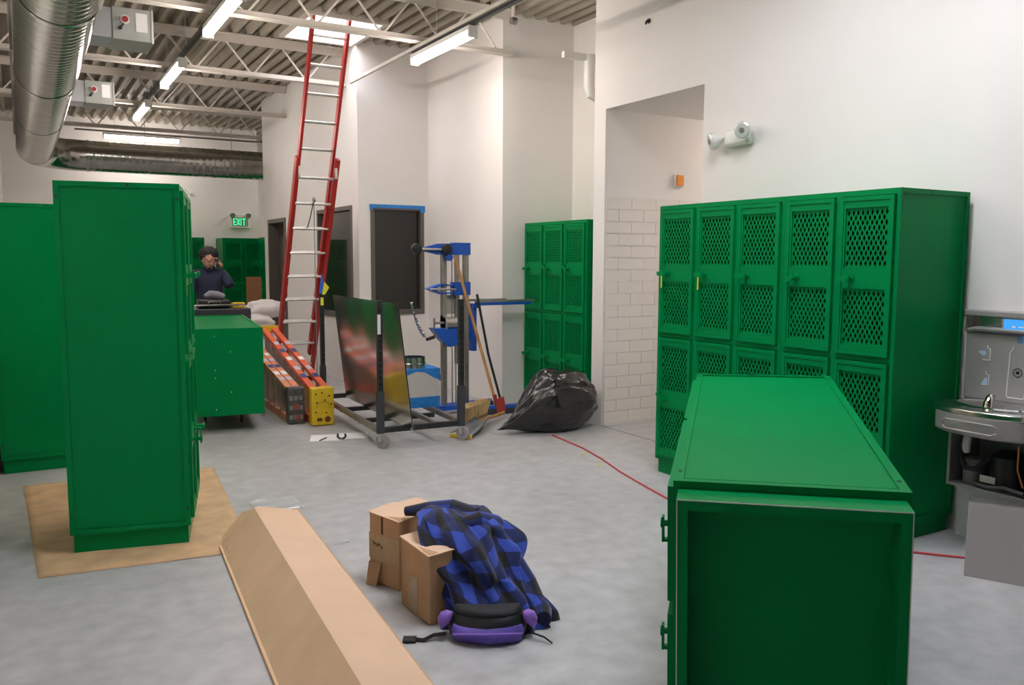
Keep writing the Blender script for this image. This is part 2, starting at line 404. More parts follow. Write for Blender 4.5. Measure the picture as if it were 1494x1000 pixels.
def small_ceiling():
    t = thing('drain_pipe', 'white pipe elbow hanging under the ceiling in the locker recess', 'pipe', (.0, -.05, 0))
    part(MB().box(4.64, 5.25, 6.95, 7.0, 3.50, 3.56), 'support_arm', WHITE, t)
    part(MB().tube([(4.95, 6.97, 3.56), (4.95, 6.97, 3.25), (4.97, 6.97, 3.19), (5.03, 6.97, 3.17), (5.25, 6.97, 3.17)], .055, 14), 'pipe_run', WHITE, t)
    t = thing('fire_sprinkler', 'white sprinkler pipe fitting at the office wall corner', 'sprinkler', (4.33, 7.35, 3.9))
    part(MB().cyl((0, 0, 0), (0, 0, .15), .02, 10), 'stem', STEELW, t); part(MB().cyl((-.03, 0, 0), (.03, 0, 0), .035, 12), 'fitting', STEELD, t)
small_ceiling()

# ------------------------------------------------------------------ lockers
CACHE = {}
def perf_mesh(wd, ht):
    key = ('perf', wd, ht)
    if key in CACHE: return CACHE[key]
    m = MB(); nc = max(4, round(wd/.030)); nr = max(5, round(ht/.0265)-1); nr -= (nr+1) % 2; p = wd/nc; r = ht/(nr+1); k = .66
    def tri(*v): m.add([(x, 0, z) for x, z in v], [(0,1,2)])
    for j in range(nr):
        z = (j+1)*r; odd = j % 2
        for i in range(nc-odd):
            x = (i+.5+.5*odd)*p
            O = [(x-p/2,0,z),(x,0,z-r),(x+p/2,0,z),(x,0,z+r)]; I = [(x+(q[0]-x)*k*.92, 0, z+(q[2]-z)*k) for q in O]
            m.add(O+I, [(0,1,5,4),(1,2,6,5),(2,3,7,6),(3,0,4,7)])
        if odd: tri((0,z-r),(p/2,z),(0,z+r)); tri((wd,z-r),(wd,z+r),(wd-p/2,z))
    for z0, z1 in ((0, r), (ht, ht-r)):
        for i in range(nc-1): tri(((i+.5)*p,z0),((i+1.5)*p,z0),((i+1)*p,z1))
        tri((0,z0),(p/2,z0),(0,z1)); tri((wd,z0),(wd-p/2,z0),(wd,z1))
    CACHE[key] = m.mesh('perforated_panel', GREEN, False); return CACHE[key]
def door_mesh(wd, ht):
    key = ('door', wd, ht)
    if key in CACHE: return CACHE[key]
    m = MB(); b = .034; a0, a1, b0, b1 = .06*ht, .42*ht, .55*ht, .93*ht
    y0, y1 = -.012, .004
    m.box(0, b, y0, y1, 0, ht).box(wd-b, wd, y0, y1, 0, ht).box(b, wd-b, y0, y1, 0, a0).box(b, wd-b, y0, y1, a1, b0).box(b, wd-b, y0, y1, b1, ht)
    e = .022   # raised rim round the door
    m.box(0, e, y0-.005, y0, 0, ht).box(wd-e, wd, y0-.005, y0, 0, ht).box(e, wd-e, y0-.005, y0, 0, e).box(e, wd-e, y0-.005, y0, ht-e, ht)
    CACHE[key] = m.mesh('door', GREEN); return CACHE[key]
def handle_mesh():
    if 'handle' in CACHE: return CACHE['handle']
    m = MB().cyl((0, 0, 0), (0, -.006, 0), .022, 14).cyl((0, -.006, 0), (0, -.045, 0), .011, 12)
    m.box(-.062, .024, -.052, -.044, -.015, .015).box(-.062, -.053, -.046, -.012, -.012, .012).cyl((0, -.044, 0), (0, -.056, 0), .017, 12)
    CACHE['handle'] = m.mesh('handle', GREEN); return CACHE['handle']
def locker(label, n, cw, matrix, group, turns=None, tags=(), D=.61):
    W, Hh, B = n*cw, 1.93, .10
    t = thing('locker_unit', label, 'lockers', group=group, matrix=matrix)
    th = .012; m = MB()
    m.box(0, th, .012, D, B, Hh).box(W-th, W, .012, D, B, Hh).box(th, W-th, D-th, D, B, Hh)
    m.box(th, W-th, .012, D-th, B, B+th).box(th, W-th, .012, D-th, Hh-th, Hh)
    for x, s in ((0, -1), (W, 1)):      # folded border on both side panels
        xa, xb = sorted((x, x+s*.007)); q = .026
        m.box(xa, xb, 0, q, B, Hh).box(xa, xb, D-q, D, B, Hh).box(xa, xb, q, D-q, B, B+q).box(xa, xb, q, D-q, Hh-q, Hh)
        m.box(xa, xb, q, D-q, B+.03, B+.034)
    part(m, 'body', GREEN, t)
    d = MB()
    for i in range(1, n): d.box(i*cw-.003, i*cw+.003, .014, D-th, B+th, Hh-th)
    d.box(th, W-th, .014, D-th, (B+Hh)/2-.004, (B+Hh)/2+.004)
    part(d, 'divider', GREEN, t)
    i_ = .014; rim = .03; m = MB()
    m.box(i_, W-i_, i_, i_+rim, 0, B).box(i_, W-i_, D-i_-rim, D-i_, 0, B).box(i_, i_+rim, i_+rim, D-i_-rim, 0, B).box(W-i_-rim, W-i_, i_+rim, D-i_-rim, 0, B)
    part(m, 'base', GREEN, t)
    part(MB().box(i_, W-i_, i_, i_+.003, -.0015, 0).box(i_, W-i_, D-i_-.003, D-i_, -.0015, 0).box(i_, i_+.003, i_, D-i_, -.0015, 0).box(W-i_-.003, W-i_, i_, D-i_, -.0015, 0), 'worn_edge', ALU, t)
    fr = MB(); fw = .034
    for i in range(n+1):
        c = i*cw
        for za, zb in ((B+.03, (B+Hh)/2-.014), ((B+Hh)/2+.014, Hh-.03)): fr.box(max(c-fw/2, 0), min(c+fw/2, W), 0, .0135, za, zb)
    for z0, z1 in ((B, B+.03), ((B+Hh)/2-.014, (B+Hh)/2+.014), (Hh-.03, Hh)): fr.box(0, W, 0, .0135, z0, z1)
    part(fr, 'front_frame', GREEN, t)
    mid = (B+Hh)/2; k = 0
    for i in range(n):
        for z0, z1 in ((mid+.018, Hh-.034), (B+.034, mid-.018)):
            wd, ht = cw-.042, z1-z0
            dr = link('door', door_mesh(round(wd, 4), round(ht, 4)), t, (i*cw+.021, -.001, z0))
            for pa, pb in ((.06, .42), (.55, .93)):
                link('perforated_panel', perf_mesh(round(wd-.068, 4), round((pb-pa)*ht, 4)), dr, (.034, -.002, pa*ht))
            h = link('handle', handle_mesh(), dr, (.085, -.012, ht*.485))
            h.rotation_euler = (0, (turns or {}).get(k, 0), 0)
            if k in tags: part(MB().box(-.006, .006, -.002, 0, -.09, 0), 'zip_tie', YELT, dr, loc=(.02, -.016, ht*.47))
            k += 1
    if 'bolt' not in CACHE: CACHE['bolt'] = MB().cyl((-.0023, 0, 0), (.0023, 0, 0), .0065, 8).mesh('bolt', BLACKM)
    for x, s in ((0, -1), (W, 1)):
        for y, z in ((.014, Hh-.08), (D*.42, Hh-.013), (D-.014, Hh-.08), (.014, B+.1), (D-.014, B+.1)): link('bolt', CACHE['bolt'], t, (x+s*.0063, y, z))
    return t
def TR(loc, rz): return Matrix.Translation(loc) @ Matrix.Rotation(rz, 4, 'Z')
CW = .374
locker('three-wide green locker unit standing on the right, nearest the tiled opening', 3, CW, TR((3.965, 4.645, 0), -PI/2), 'green lockers against the right wall', {1: .9}, (0, 2))
locker('two-wide green locker unit standing on the right, beside the drinking fountain', 2, CW, TR((3.965, 4.645-3*CW-.016, 0), -PI/2), 'green lockers against the right wall', {0: -.5})
locker('green locker unit in the recess behind the black trash bag', 3, CW, TR((4.66, 7.645, 0), -PI/2), 'lockers in the wall recess', {2: .6, 4: .6})
locker('tall green locker unit standing on kraft paper, its blank side to the camera', 2, .381, TR((.160, 4.812, .004), -.215) @ TR((.59, 0, 0), PI/2), 'green lockers on the left', {1: PI/2}, (0,), .59)
locker('green locker unit against the left wall behind the one on kraft paper', 3, CW, TR((.43, 6.87, 0), PI/2), 'green lockers on the left')
def lying(o, yaw, tx, ty, base_first):
    A = Matrix.Translation(o) @ Matrix.Rotation(yaw, 4, 'Z') @ Matrix.Rotation(tx, 4, 'X') @ Matrix.Rotation(ty, 4, 'Y')
    if base_first: L = Matrix(((0,1,0,0),(0,0,1,0),(1,0,0,0),(0,0,0,1)))
    else: L = Matrix(((0,1,0,0),(0,0,-1,1.93),(-1,0,0,.762),(0,0,0,1)))
    return A, A @ L
A1, M1 = lying((1.49, 1.657, .169), -.784, .031, -.018, True)
tipl = locker('green locker unit lying on its side in the foreground with its open base towards us', 2, .381, M1, 'lockers lying on dollies')
A2, M2 = lying((1.238, 7.60, .165), -.13, 0, 0, False)
midl = locker('green locker unit lying on its side beyond the standing left lockers', 2, .381, M2, 'lockers lying on dollies')
def end_bolts(parent, pts, z):
    for (x, y) in pts: part(MB().box(x-.006, x+.006, y-.004, y+.004, z-.001, z+.003), 'bolt', ALU, parent)
end_bolts(midl, [(.06, .2), (.06+.30, .2), (.43, .2), (.71, .2), (.2, .33), (.56, .33)], 1.931)
part(MB().box(.083, .112, -.044, -.016, .498, .501), 'sticker', mat('sticker_blue', (.35, .5, .75), .5), tipl)
def dolly(A, lab, L=1.5, W_=.4, top=.15):
    t = thing('furniture_dolly', lab, 'dolly', matrix=A, group='dollies under lying lockers')
    for x in (.08, .08+W_-.09): part(MB().box(x, x+.09, .25, .25+L, -.035, -.002), 'deck_board', DOORW, t)
    for y in (.35, .25+L-.18): part(MB().box(.08, .08+W_, y, y+.09, -.06, -.036), 'cross_board', DOORW, t)
    for x in (.12, .44):
        for y in (.40, .25+L-.14): part(MB().cyl((x-.012, y, -.06-.045), (x+.012, y, -.06-.045), .045, 14), 'wheel', BLACKP, t)
dolly(A1, 'low wooden dolly under the foreground locker'); dolly(A2, 'low wooden dolly under the far lying locker')
for x, n, lab, y in ((3.33, 2, 'dark green far locker pair under the exit sign', 16.45), (2.24, 2, 'dark green far locker pair behind the person', 16.45), (1.3, 2, 'dark green far locker pair left of the person', 16.45)):
    locker(lab, n, CW, TR((x, y, 0), 0), 'green lockers at the back wall')
locker('sliver of green locker seen past the office wall end', 2, CW, TR((3.87, 15.9, 0), -PI/2), 'green lockers at the back wall')

# ------------------------------------------------------------------ wall fixtures
def wall_fixtures():
    t = thing('emergency_light', 'white twin-head emergency light high on the right wall', 'emergency light', (XR, 4.52, 2.44), -PI/2)
    # local: x along wall to the right, -y into the room
    part(MB().box(-.12, .12, -.075, 0, -.055, .055), 'housing', WHITE, t, .02)
    for x, z, a in ((-.185, .0, -.5), (.10, .045, .35)):
        ax = Vector((math.sin(a), -math.cos(a), -.25)).normalized(); c = Vector((x, -.08, z))
        h = part(MB().tube([c-ax*.03, c, c+ax*.045], [.035, .06, .068], 18), 'lamp_head', WHITE, t)
        part(MB().tube([c+ax*.045, c+ax*.052], [.06, .05], 18), 'reflector', mat('lamp_reflector', (.75, .75, .73), .3, .4), h); part(MB().cyl(tuple(c+ax*.05), tuple(c+ax*.056), .02, 12), 'bulb', STEELD, h)
        part(MB().cyl((x*.8, -.05, z*.6), tuple(c-ax*.02), .018, 10), 'swivel', WHITE, t)
    t = thing('alarm_box', 'small orange covered alarm box above the tiles', 'alarm', (5.48, 6.19, 2.305))
    part(MB().box(-.05, .05, -.03, 0, -.06, .06), 'back_box', WHITE, t, .004); part(MB().box(-.04, .04, -.05, -.03, -.05, .05), 'cover', ORGD, t, .004)
    t = thing('exit_sign', 'green lit exit sign with two lamp heads on the back wall', 'exit sign', (3.79, YB, 2.27))
    part(MB().box(-.19, .19, -.06, 0, -.13, .14), 'housing', WHITE, t, .01)
    part(MB().box(-.15, .15, -.064, -.06, -.09, .07), 'face', mat('exit_face', (.25, .35, .28), .5), t)
    lt = MB(); u, z0, z1 = -.13, -.075, .055; zm = (z0+z1)/2; s = .016; y0, y1 = -.069, -.064
    def bar(x0, x1, a, b): lt.box(x0, x1, y0, y1, a, b)
    bar(u, u+s, z0, z1); [bar(u+s, u+.055, z, z+s) for z in (z0, zm-s/2, z1-s)]
    u += .068; lt.beam((u, -.0665, z0), (u+.055, -.0665, z1), .005, s, (1, 0, 0)).beam((u+.055, -.0665, z0), (u, -.0665, z1), .005, s, (1, 0, 0))
    u += .07; bar(u, u+s, z0, z1); u += .03; bar(u, u+.07, z1-s, z1); bar(u+.027, u+.027+s, z0, z1-s)
    part(lt, 'letters', EXITG, t)
    for x in (-.15, .15):
        part(MB().tube([(x, -.05, .13), (x, -.1, .12), (x, -.13, .11)], [.03, .05, .052], 14), 'lamp_head', ALU, t)
    t = thing('door_closer_bracket', 'small white bracket high on the back wall', 'bracket', (2.85, YB, 2.83)); part(MB().beam((-.05, -.04, .06), (.04, -.06, -.05), .05, .03, (0, 1, 0)), 'arm', WHITE, t); part(MB().cyl((0, -.05, 0), (0, 0, 0), .012, 8), 'stem', STEELD, t)
    t = thing('cable_stub', 'small black cable outlet high on the right wall', 'outlet', (XR, 5.61, 3.53)); part(MB().cyl((0, 0, 0), (-.012, 0, 0), .02, 10), 'plate', BLACKP, t); part(MB().tube([(-.012, 0, 0), (-.03, 0, -.005), (-.035, 0, -.03)], .008, 6), 'wire', BLACKP, t)
wall_fixtures()

# ------------------------------------------------------------------ drinking fountain
def fountain():
    STEELD = mat('fountain_grey', (.36, .34, .325), .42, .35, .04, 12)
    t = thing('drinking_fountain', 'grey bottle-filling drinking fountain with its lower cover removed', 'fountain', (4.53, 2.66, 0), -PI/2)
    # local: x right along wall (towards camera), y into wall (0 = wall), z up
    W_ = .50
    part(MB().box(0, W_, -.075, 0, .80, 1.17), 'back_panel', STEELD, t, .012)
    part(MB().box(.0, W_, -.105, 0, 1.255, 1.285).box(0, .01, -.10, 0, 1.17, 1.255), 'hood', STEELD, t, .008)
    part(MB().box(.01, W_, -.03, 0, 1.17, 1.255), 'hood_recess', STEEL, t)
    part(MB().tube([(0, -.06, 1.17), (.06, -.085, 1.185), (.2, -.09, 1.187), (W_, -.09, 1.187)], .014, 8), 'recess_lip', STEELD, t)
    s = part(MB().box(.20, .42, -.098, -.03, 1.185, 1.255), 'display_frame', STEELD, t, .004)
    part(MB().box(.215, .405, -.101, -.098, 1.195, 1.247), 'screen', SCREEN, t, label='blue lit status screen')
    part(MB().box(.26, .275, -.1025, -.101, 1.205, 1.215).box(.29, .34, -.1025, -.101, 1.207, 1.213), 'screen_text', PAPER, t)
    part(MB().cyl((.29, -.06, 1.165), (.29, -.06, 1.125), .02, 14), 'nozzle', mat('nozzle_blue', (.1, .25, .5), .3), t)
    ic = MB(); y = -.0765
    def ln(pts, r=.0028): ic.tube([(a, y, b) for a, b in pts], r, 5)
    ln([(.262, 1.11), (.262, 1.095), (.245, 1.075), (.237, .845), (.244, .835), (.322, .835), (.33, .845), (.333, 1.075), (.318, 1.095), (.318, 1.11)])
    part(ic, 'bottle_outline', WHITE, t)
    ic = MB().tube([(.288+.022*math.cos(a), y, .97+.022*math.sin(a)) for a in [2*PI*k/16 for k in range(17)]], .002, 5).cyl((.288, y-.002, .97), (.288, y+.001, .97), .009, 10)
    part(ic, 'sensor', BLACKP, t)
    ic = MB(); ln([(.125, 1.10), (.125, 1.085), (.14, 1.083), (.14, 1.02), (.10, 1.02)]); ln([(.125, .96), (.125, .945), (.14, .943), (.14, .885), (.10, .885)])
    part(ic, 'pictogram', WHITE, t)
    part(MB().cyl((.105, y, 1.057), (.105, y-.002, 1.057), .014, 10).cyl((.088, y, 1.06), (.088, y-.002, 1.06), .009, 10).prism([(.10, .89), (.132, .89), (.132, .925), (.122, .925)], 'y', y-.002, y), 'pictogram_fill', mat('picto_blue', (.45, .58, .75), .5), t)
    # basin: rounded front outline
    def outline(k, dz): return [(x, y_, dz) for x, y_ in [(0+k, 0), (-.005+k, -.30+k), (.03+k, -.36+k), (.12, -.395+k), (.25, -.41+k), (.38, -.395+k), (.47-k, -.36+k), (W_-k, -.30+k), (W_-k, 0)]]
    part(MB().loops([outline(.02, .655), outline(0, .67), outline(0, .765)], True, True), 'basin_apron', STEELD, t, .006)
    part(MB().loops([outline(-.002, .765), outline(-.002, .79), outline(.012, .80)], True, True), 'basin_rim', STEEL, t, .003)
    bw = MB(); n = 28
    def el(a, b, z): return [(.25+a*math.cos(2*PI*k/n), -.20+b*math.sin(2*PI*k/n), z) for k in range(n)]
    bw.loops([el(.20, .135, .801), el(.19, .125, .807), el(.18, .115, .802), el(.12, .07, .7995)], True, False)
    part(bw, 'bowl', CHROME, t)
    part(MB().tube([(.27, -.30, .80), (.27, -.298, .825), (.268, -.28, .85), (.265, -.25, .862)], [.024, .022, .02, .016], 12), 'bubbler', mat('bubbler_chrome', (.75, .68, .6), .15, 1), t)
    part(MB().tube([(.10, -.4075, .70), (.12, -.417, .685), (.36, -.417, .685), (.385, -.4075, .70), (.385, -.4075, .722), (.36, -.416, .735), (.12, -.417, .735), (.10, -.407, .722), (.10, -.4075, .70)], .004, 6), 'push_bar', STEELD, t)
    # open chassis with the works inside
    part(MB().box(.06, .075, -.28, 0, .355, .655).box(.075, W_-.0, -.28, 0, .355, .37).box(.075, W_, -.012, 0, .37, .655).box(W_-.015, W_, -.28, -.012, .37, .655), 'chassis', mat('chassis_steel', (.30, .30, .29), .45, .6), t)
    part(MB().cyl((.32, -.15, .372), (.32, -.15, .54), .09, 20).tube([(.32, -.15, .54), (.32, -.15, .57)], [.09, .04], 20), 'compressor', BLACKP, t)
    part(MB().cyl((.14, -.17, .372), (.14, -.17, .50), .05, 16), 'filter_canister', mat('canister_grey', (.3, .3, .3), .5), t)
    part(MB().tube([(.12, -.2, .62), (.11, -.24, .55), (.12, -.25, .50), (.15, -.26, .46), (.20, -.25, .46), (.24, -.2, .52)], .016, 8), 'hose', BLACKP, t)
    part(MB().tube([(.13, -.22, .63), (.135, -.24, .58), (.13, -.23, .54)], .02, 8), 'hose_sleeve', WHITE, t)
    part(MB().tube([(.40, -.23, .62), (.41, -.25, .5), (.44, -.25, .42), (.47, -.22, .40)], .006, 6), 'copper_tube', mat('copper', (.6, .25, .12), .3, 1), t)
    part(MB().tube([(.2, -.27, .39), (.28, -.275, .385), (.36, -.27, .40), (.46, -.27, .39)], .012, 6), 'wiring', BLACKP, t)
    part(MB().box(.22, .30, -.245, -.24, .40, .435), 'rating_label', PAPER, t)
    t = thing('access_panel', 'plain grey metal cover panel leaning upright below the fountain', 'panel', (3.95, 2.30, 0), -1.107)
    part(MB().hexa([(0,0,0),(.5,0,0),(.5,.03,0),(0,.03,0),(0,.06,.36),(.5,.06,.36),(.5,.09,.36),(0,.09,.36)]), 'face_sheet', mat('panel_grey', (.42, .39, .375), .5, .2), t, .003)
    part(MB().box(.0, .5, .06, .14, .36, .368), 'top_lip', ALU, t)
fountain()

# ------------------------------------------------------------------ foreground: paper, cartons, shirt
def kraft():
    c = [(.003, 4.523), (.85, 4.42), (1.19, 5.10), (1.165, 6.36), (-.05, 6.46)]
    m = MB(); n = 26; rings = []
    a, b, e, d = map(Vector, ((c[0][0], c[0][1]), (1.0, 4.40), (1.17, 6.36), (c[4][0], c[4][1])))
    vs = []
    for i in range(n):
        for j in range(n):
            u, v = i/(n-1), j/(n-1); p = a*(1-u)*(1-v)+b*u*(1-v)+e*u*v+d*(1-u)*v
            z = .0022+max(0, noise.noise((p.x*5, p.y*5, 1)))*.004
            vs.append((p.x, p.y, z))
    fs = [(i*n+j, (i+1)*n+j, (i+1)*n+j+1, i*n+j+1) for i in range(n-1) for j in range(n-1)]
    m.add(vs, fs)
    o = part(m, 'kraft_paper_sheet', KRAFT); tag(o, 'crumpled brown kraft paper on the floor under the standing locker', 'paper')
    s = o.modifiers.new('solid', 'SOLIDIFY'); s.thickness = .0012; s.offset = 0
kraft()
def long_carton():
    t = thing('long_carton', 'long empty cardboard carton sagging to one side on the floor', 'carton', (.851, 4.535, .002), -.0775)
    # local: x across to the right, -y towards the camera
    L = 2.35; A = [(0, 0), (.185, .20), (.425, .155), (.26, 0)]; th = .006
    def panel(p, q, name, m, y0=0, y1=-L):
        d = Vector((q[0]-p[0], q[1]-p[1])); nrm = Vector((-d.y, d.x)).normalized()*th
        part(MB().prism([p, q, (q[0]-nrm.x, q[1]-nrm.y), (p[0]-nrm.x, p[1]-nrm.y)], 'y', y0, y1), name, m, t)
    panel(A[0], A[1], 'side_panel', CARD); panel(A[1], A[2], 'top_panel', CARD2); panel(A[2], A[3], 'side_panel', CARD); panel((.26, .006), (0, .006), 'bottom_panel', CARD)
    part(MB().add([(.19, .002, .198), (.42, .002, .158), (.41, .035, .152), (.21, .04, .19)], [(0,1,2,3)]), 'end_flap', CARD2, t)
    part(MB().add([(0.01, .002, .004), (.18, .002, .19), (.13, .05, .165), (.02, .03, .05)], [(0,1,2,3)]), 'end_flap', CARD, t)
    part(MB().box(.33, .43, -.004, .018, .150, .166), 'tape_end', PAPER, t)
    part(MB().box(.03, .06, -.14, -.06, .03, .033), 'tape_bit', TAPE, t).location = (.0, -.02, .006)
long_carton()
def carton(lab, p, q, wd, ht, A, label_side):
    p = Vector(p); q = Vector(q); d = (q-p); L = d.length; yaw = math.atan2(d.y, d.x)
    # local x along left face (far -> near), y to the right of the view
    t = thing('carton', lab, 'box', (p.x, p.y, 0), yaw, 'small cartons under the shirt')
    s = part(MB().box(0, L, 0, wd, 0, ht-.004), 'walls', CARDL, t, .006)
    fl = MB(); 
    fl.hexa([(-.004,-.004,ht-.005),(L+.006,-.006,ht-.012),(L+.004,wd*.52,ht-.002),(-.002,wd*.52,ht+.006),(-.004,-.004,ht-.001),(L+.006,-.006,ht-.008),(L+.004,wd*.52,ht+.002),(-.002,wd*.52,ht+.010)])
    part(fl, 'top_flap', CARD2, t)
    fl = MB().hexa([(-.002,wd*.53,ht-.002),(L+.002,wd*.53,ht-.003),(L,wd+.004,ht-.004),(0,wd+.004,ht-.004),(-.002,wd*.53,ht+.002),(L+.002,wd*.53,ht+.001),(L,wd+.004,ht),(0,wd+.004,ht)])
    part(fl, 'top_flap', CARD2, t)
    return t, L
t, L_ = carton('small taped carton standing behind, with a torn flap at its foot', (1.389, 3.705), (1.458, 3.502), .30, .345, None, 0)
part(MB().box(-.001, L_+.001, -.002, -.0005, .12, .245), 'tape_band', TAPE, t)
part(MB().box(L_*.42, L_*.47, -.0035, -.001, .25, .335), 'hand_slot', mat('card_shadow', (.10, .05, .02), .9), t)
part(MB().hexa([(.0,-.002,.10),(L_*.42,-.002,.11),(L_*.42,-.006,.11),(.0,-.006,.10),(.03,-.045,.003),(L_*.40,-.03,.003),(L_*.40,-.034,.003),(.03,-.049,.003)]), 'torn_flap', CARDL, t)
sc = MB()
for k, (x, z) in enumerate(((.03, .19), (.05, .185), (.065, .19), (.085, .18))): sc.tube([(x, -.003, z+.016), (x+.006, -.003, z), (x+.014, -.003, z+.012), (x+.012, -.003, z-.004)], .0014, 4)
part(sc, 'marker_writing', BLACKP, t)
t, L_ = carton('small carton in front, half covered by the plaid shirt', (1.413, 3.376), (1.425, 3.099), .27, .315, None, 0)
part(MB().box(L_*.32, L_*.60, -.002, -.0005, 0, .17), 'tape_strip', TAPE, t)

def shirt():
    e1 = Vector((.862, -.507, 0)); e2 = Vector((.507, .862, 0))
    keys = [(0, (1.69, 3.0), .235, .15), (.06, (1.685, 3.02), .215, .15), (.2, (1.675, 3.13), .185, .165), (.30, (1.675, 3.22), .195, .18), (.365, (1.66, 3.28), .20, .17), (.405, (1.64, 3.33), .155, .12), (.425, (1.63, 3.36), .07, .05)]
    n, m = 150, 60; rings = []
    for j in range(m):
        z = .425*(1-(1-j/(m-1))**1.35) if j else 0
        z = .425*j/(m-1)
        for a, b in zip(keys, keys[1:]):
            if a[0] <= z <= b[0]+1e-9: break
        f = (z-a[0])/(b[0]-a[0]); f2 = f
        c = Vector(a[1]).lerp(Vector(b[1]), f2); rx = a[2]+(b[2]-a[2])*f; ry = a[3]+(b[3]-a[3])*f
        ring = []
        for k in range(n):
            th = 2*PI*k/n
            amp = .030*math.sin(min(1, (.43-z)/.12)*PI/2)
            d = amp*(math.sin(7*th+3*z*6+1.3*math.sin(2*th))+.7*math.sin(11*th-9*z+2*math.sin(3*th+z*12))*.6)*.6
            d += .05*noise.noise((math.cos(th)*2.2, math.sin(th)*2.2, z*9)) + .02*noise.noise((math.cos(th)*6, math.sin(th)*6, z*16))
            p = Vector((c.x, c.y, 0)) + e1*(rx+d)*math.cos(th) + e2*(ry+d)*math.sin(th)
            zz = z + (.025*noise.noise((p.x*9, p.y*9, 3)) if z > .2 else 0)
            ring.append((p.x, p.y, max(.003, zz)))
        rings.append(ring)
    mb = MB().loops(rings, True, True); me = mb.mesh('shirt_cloth', PLAID, True)
    uvl = me.uv_layers.new(name='UVMap')
    for poly in me.polygons:
        for li in poly.loop_indices:
            vi = me.loops[li].vertex_index; j, k = divmod(vi, n)
            if j >= m: j, k = m-1, 0
            vs = [(me.loops[l].vertex_index % n) for l in poly.loop_indices]
            if max(vs)-min(vs) > n/2 and k < n/2: k += n
            uvl.data[li].uv = (k/n*12+.9*(j/m), j/m*4.4+.3*math.sin(2*PI*k/n*3))
    me.set_sharp_from_angle(angle=3.1)
    t = thing('flannel_shirt', 'blue and black plaid flannel shirt draped over the small cartons', 'shirt', (0, 0, 0))
    link('shirt_cloth', me, t)
    # a sleeve lying at the right foot and one over the top edge
    def sleeve(pts, rs):
        mb = MB().tube(pts, rs, 18); me = mb.mesh('sleeve', PLAID); uvl = me.uv_layers.new(name='UVMap')
        for poly in me.polygons:
            ids = [me.loops[l].vertex_index % 18 for l in poly.loop_indices]
            for li in poly.loop_indices:
                vi = me.loops[li].vertex_index; j, k = divmod(vi, 18)
                if max(ids)-min(ids) > 9 and k < 9: k += 18
                uvl.data[li].uv = (k/18*4, j*.5)
        link('sleeve', me, t)
    sleeve([(1.70, 3.16, .33), (1.80, 3.10, .24), (1.85, 3.03, .12), (1.86, 2.97, .06), (1.855, 2.89, .045), (1.83, 2.84, .04)], [.05, .06, .06, .055, .045, .035])
    sleeve([(1.50, 3.52, .375), (1.58, 3.44, .395), (1.66, 3.36, .40), (1.73, 3.27, .37)], [.022, .035, .05, .055])
    sleeve([(1.60, 3.22, .37), (1.70, 3.18, .385), (1.78, 3.20, .35), (1.81, 3.26, .27), (1.80, 3.28, .16)], [.03, .05, .058, .05, .04])
shirt()
def waist_pack():
    t = thing('waist_pack', 'purple and black waist pack lying in front of the plaid shirt', 'bag', (1.575, 2.862, 0), -.50)
    # local x right, y away
    def shell(s, z0, z1, y0, name, m, k=1.0):
        n = 20; rings = []
        for j in range(9):
            v = j/8; z = z0+(z1-z0)*v; w_ = math.sin(PI*(.18+.64*v))
            ring = []
            for i in range(n):
                a = 2*PI*i/n; cx = abs(math.cos(a))**.6*math.copysign(1, math.cos(a)); sy = abs(math.sin(a))**.8*math.copysign(1, math.sin(a))
                X_ = s*cx*(.88+.12*w_); ring.append((X_, y0+.055*k*sy*w_+1.5*X_*X_, z+.012*noise.noise((X_*12, sy, z*20))))
            rings.append(ring)
        part(MB().loops(rings), name, m, t)
    shell(.165, .004, .10, .02, 'main_pouch', BLACKP)
    shell(.15, .006, .066, -.025, 'front_pocket', PURPLE, .9)
    shell(.14, .085, .125, .03, 'top_panel', mat('black_nylon', (.02, .02, .022), .7), .8)
    part(MB().tube([(-.14, -.068, .058), (0, -.082, .062), (.14, -.068, .058)], .004, 6), 'zipper', LILAC, t)
    for s in (-1, 1): part(MB().tube([(s*.145, .03, .105), (s*.158, .03, .098), (s*.172, .03, .088), (s*.182, .03, .072), (s*.186, .03, .055), (s*.188, .03, .04)], [.006, .022, .028, .026, .017, .005], 14), 'side_wing', LILAC, t)
    part(MB().tube([(-.17, .0, .03), (-.22, .01, .02), (-.26, -.01, .008), (-.30, .0, .008)], .008, 6), 'strap', BLACKP, t)
    part(MB().box(-.345, -.29, -.025, .02, .002, .014), 'buckle', BLACKP, t, .003)
    part(MB().tube([(.18, .0, .03), (.23, -.02, .02), (.26, -.05, .008)], .004, 6), 'cord', BLACKP, t)
waist_pack()

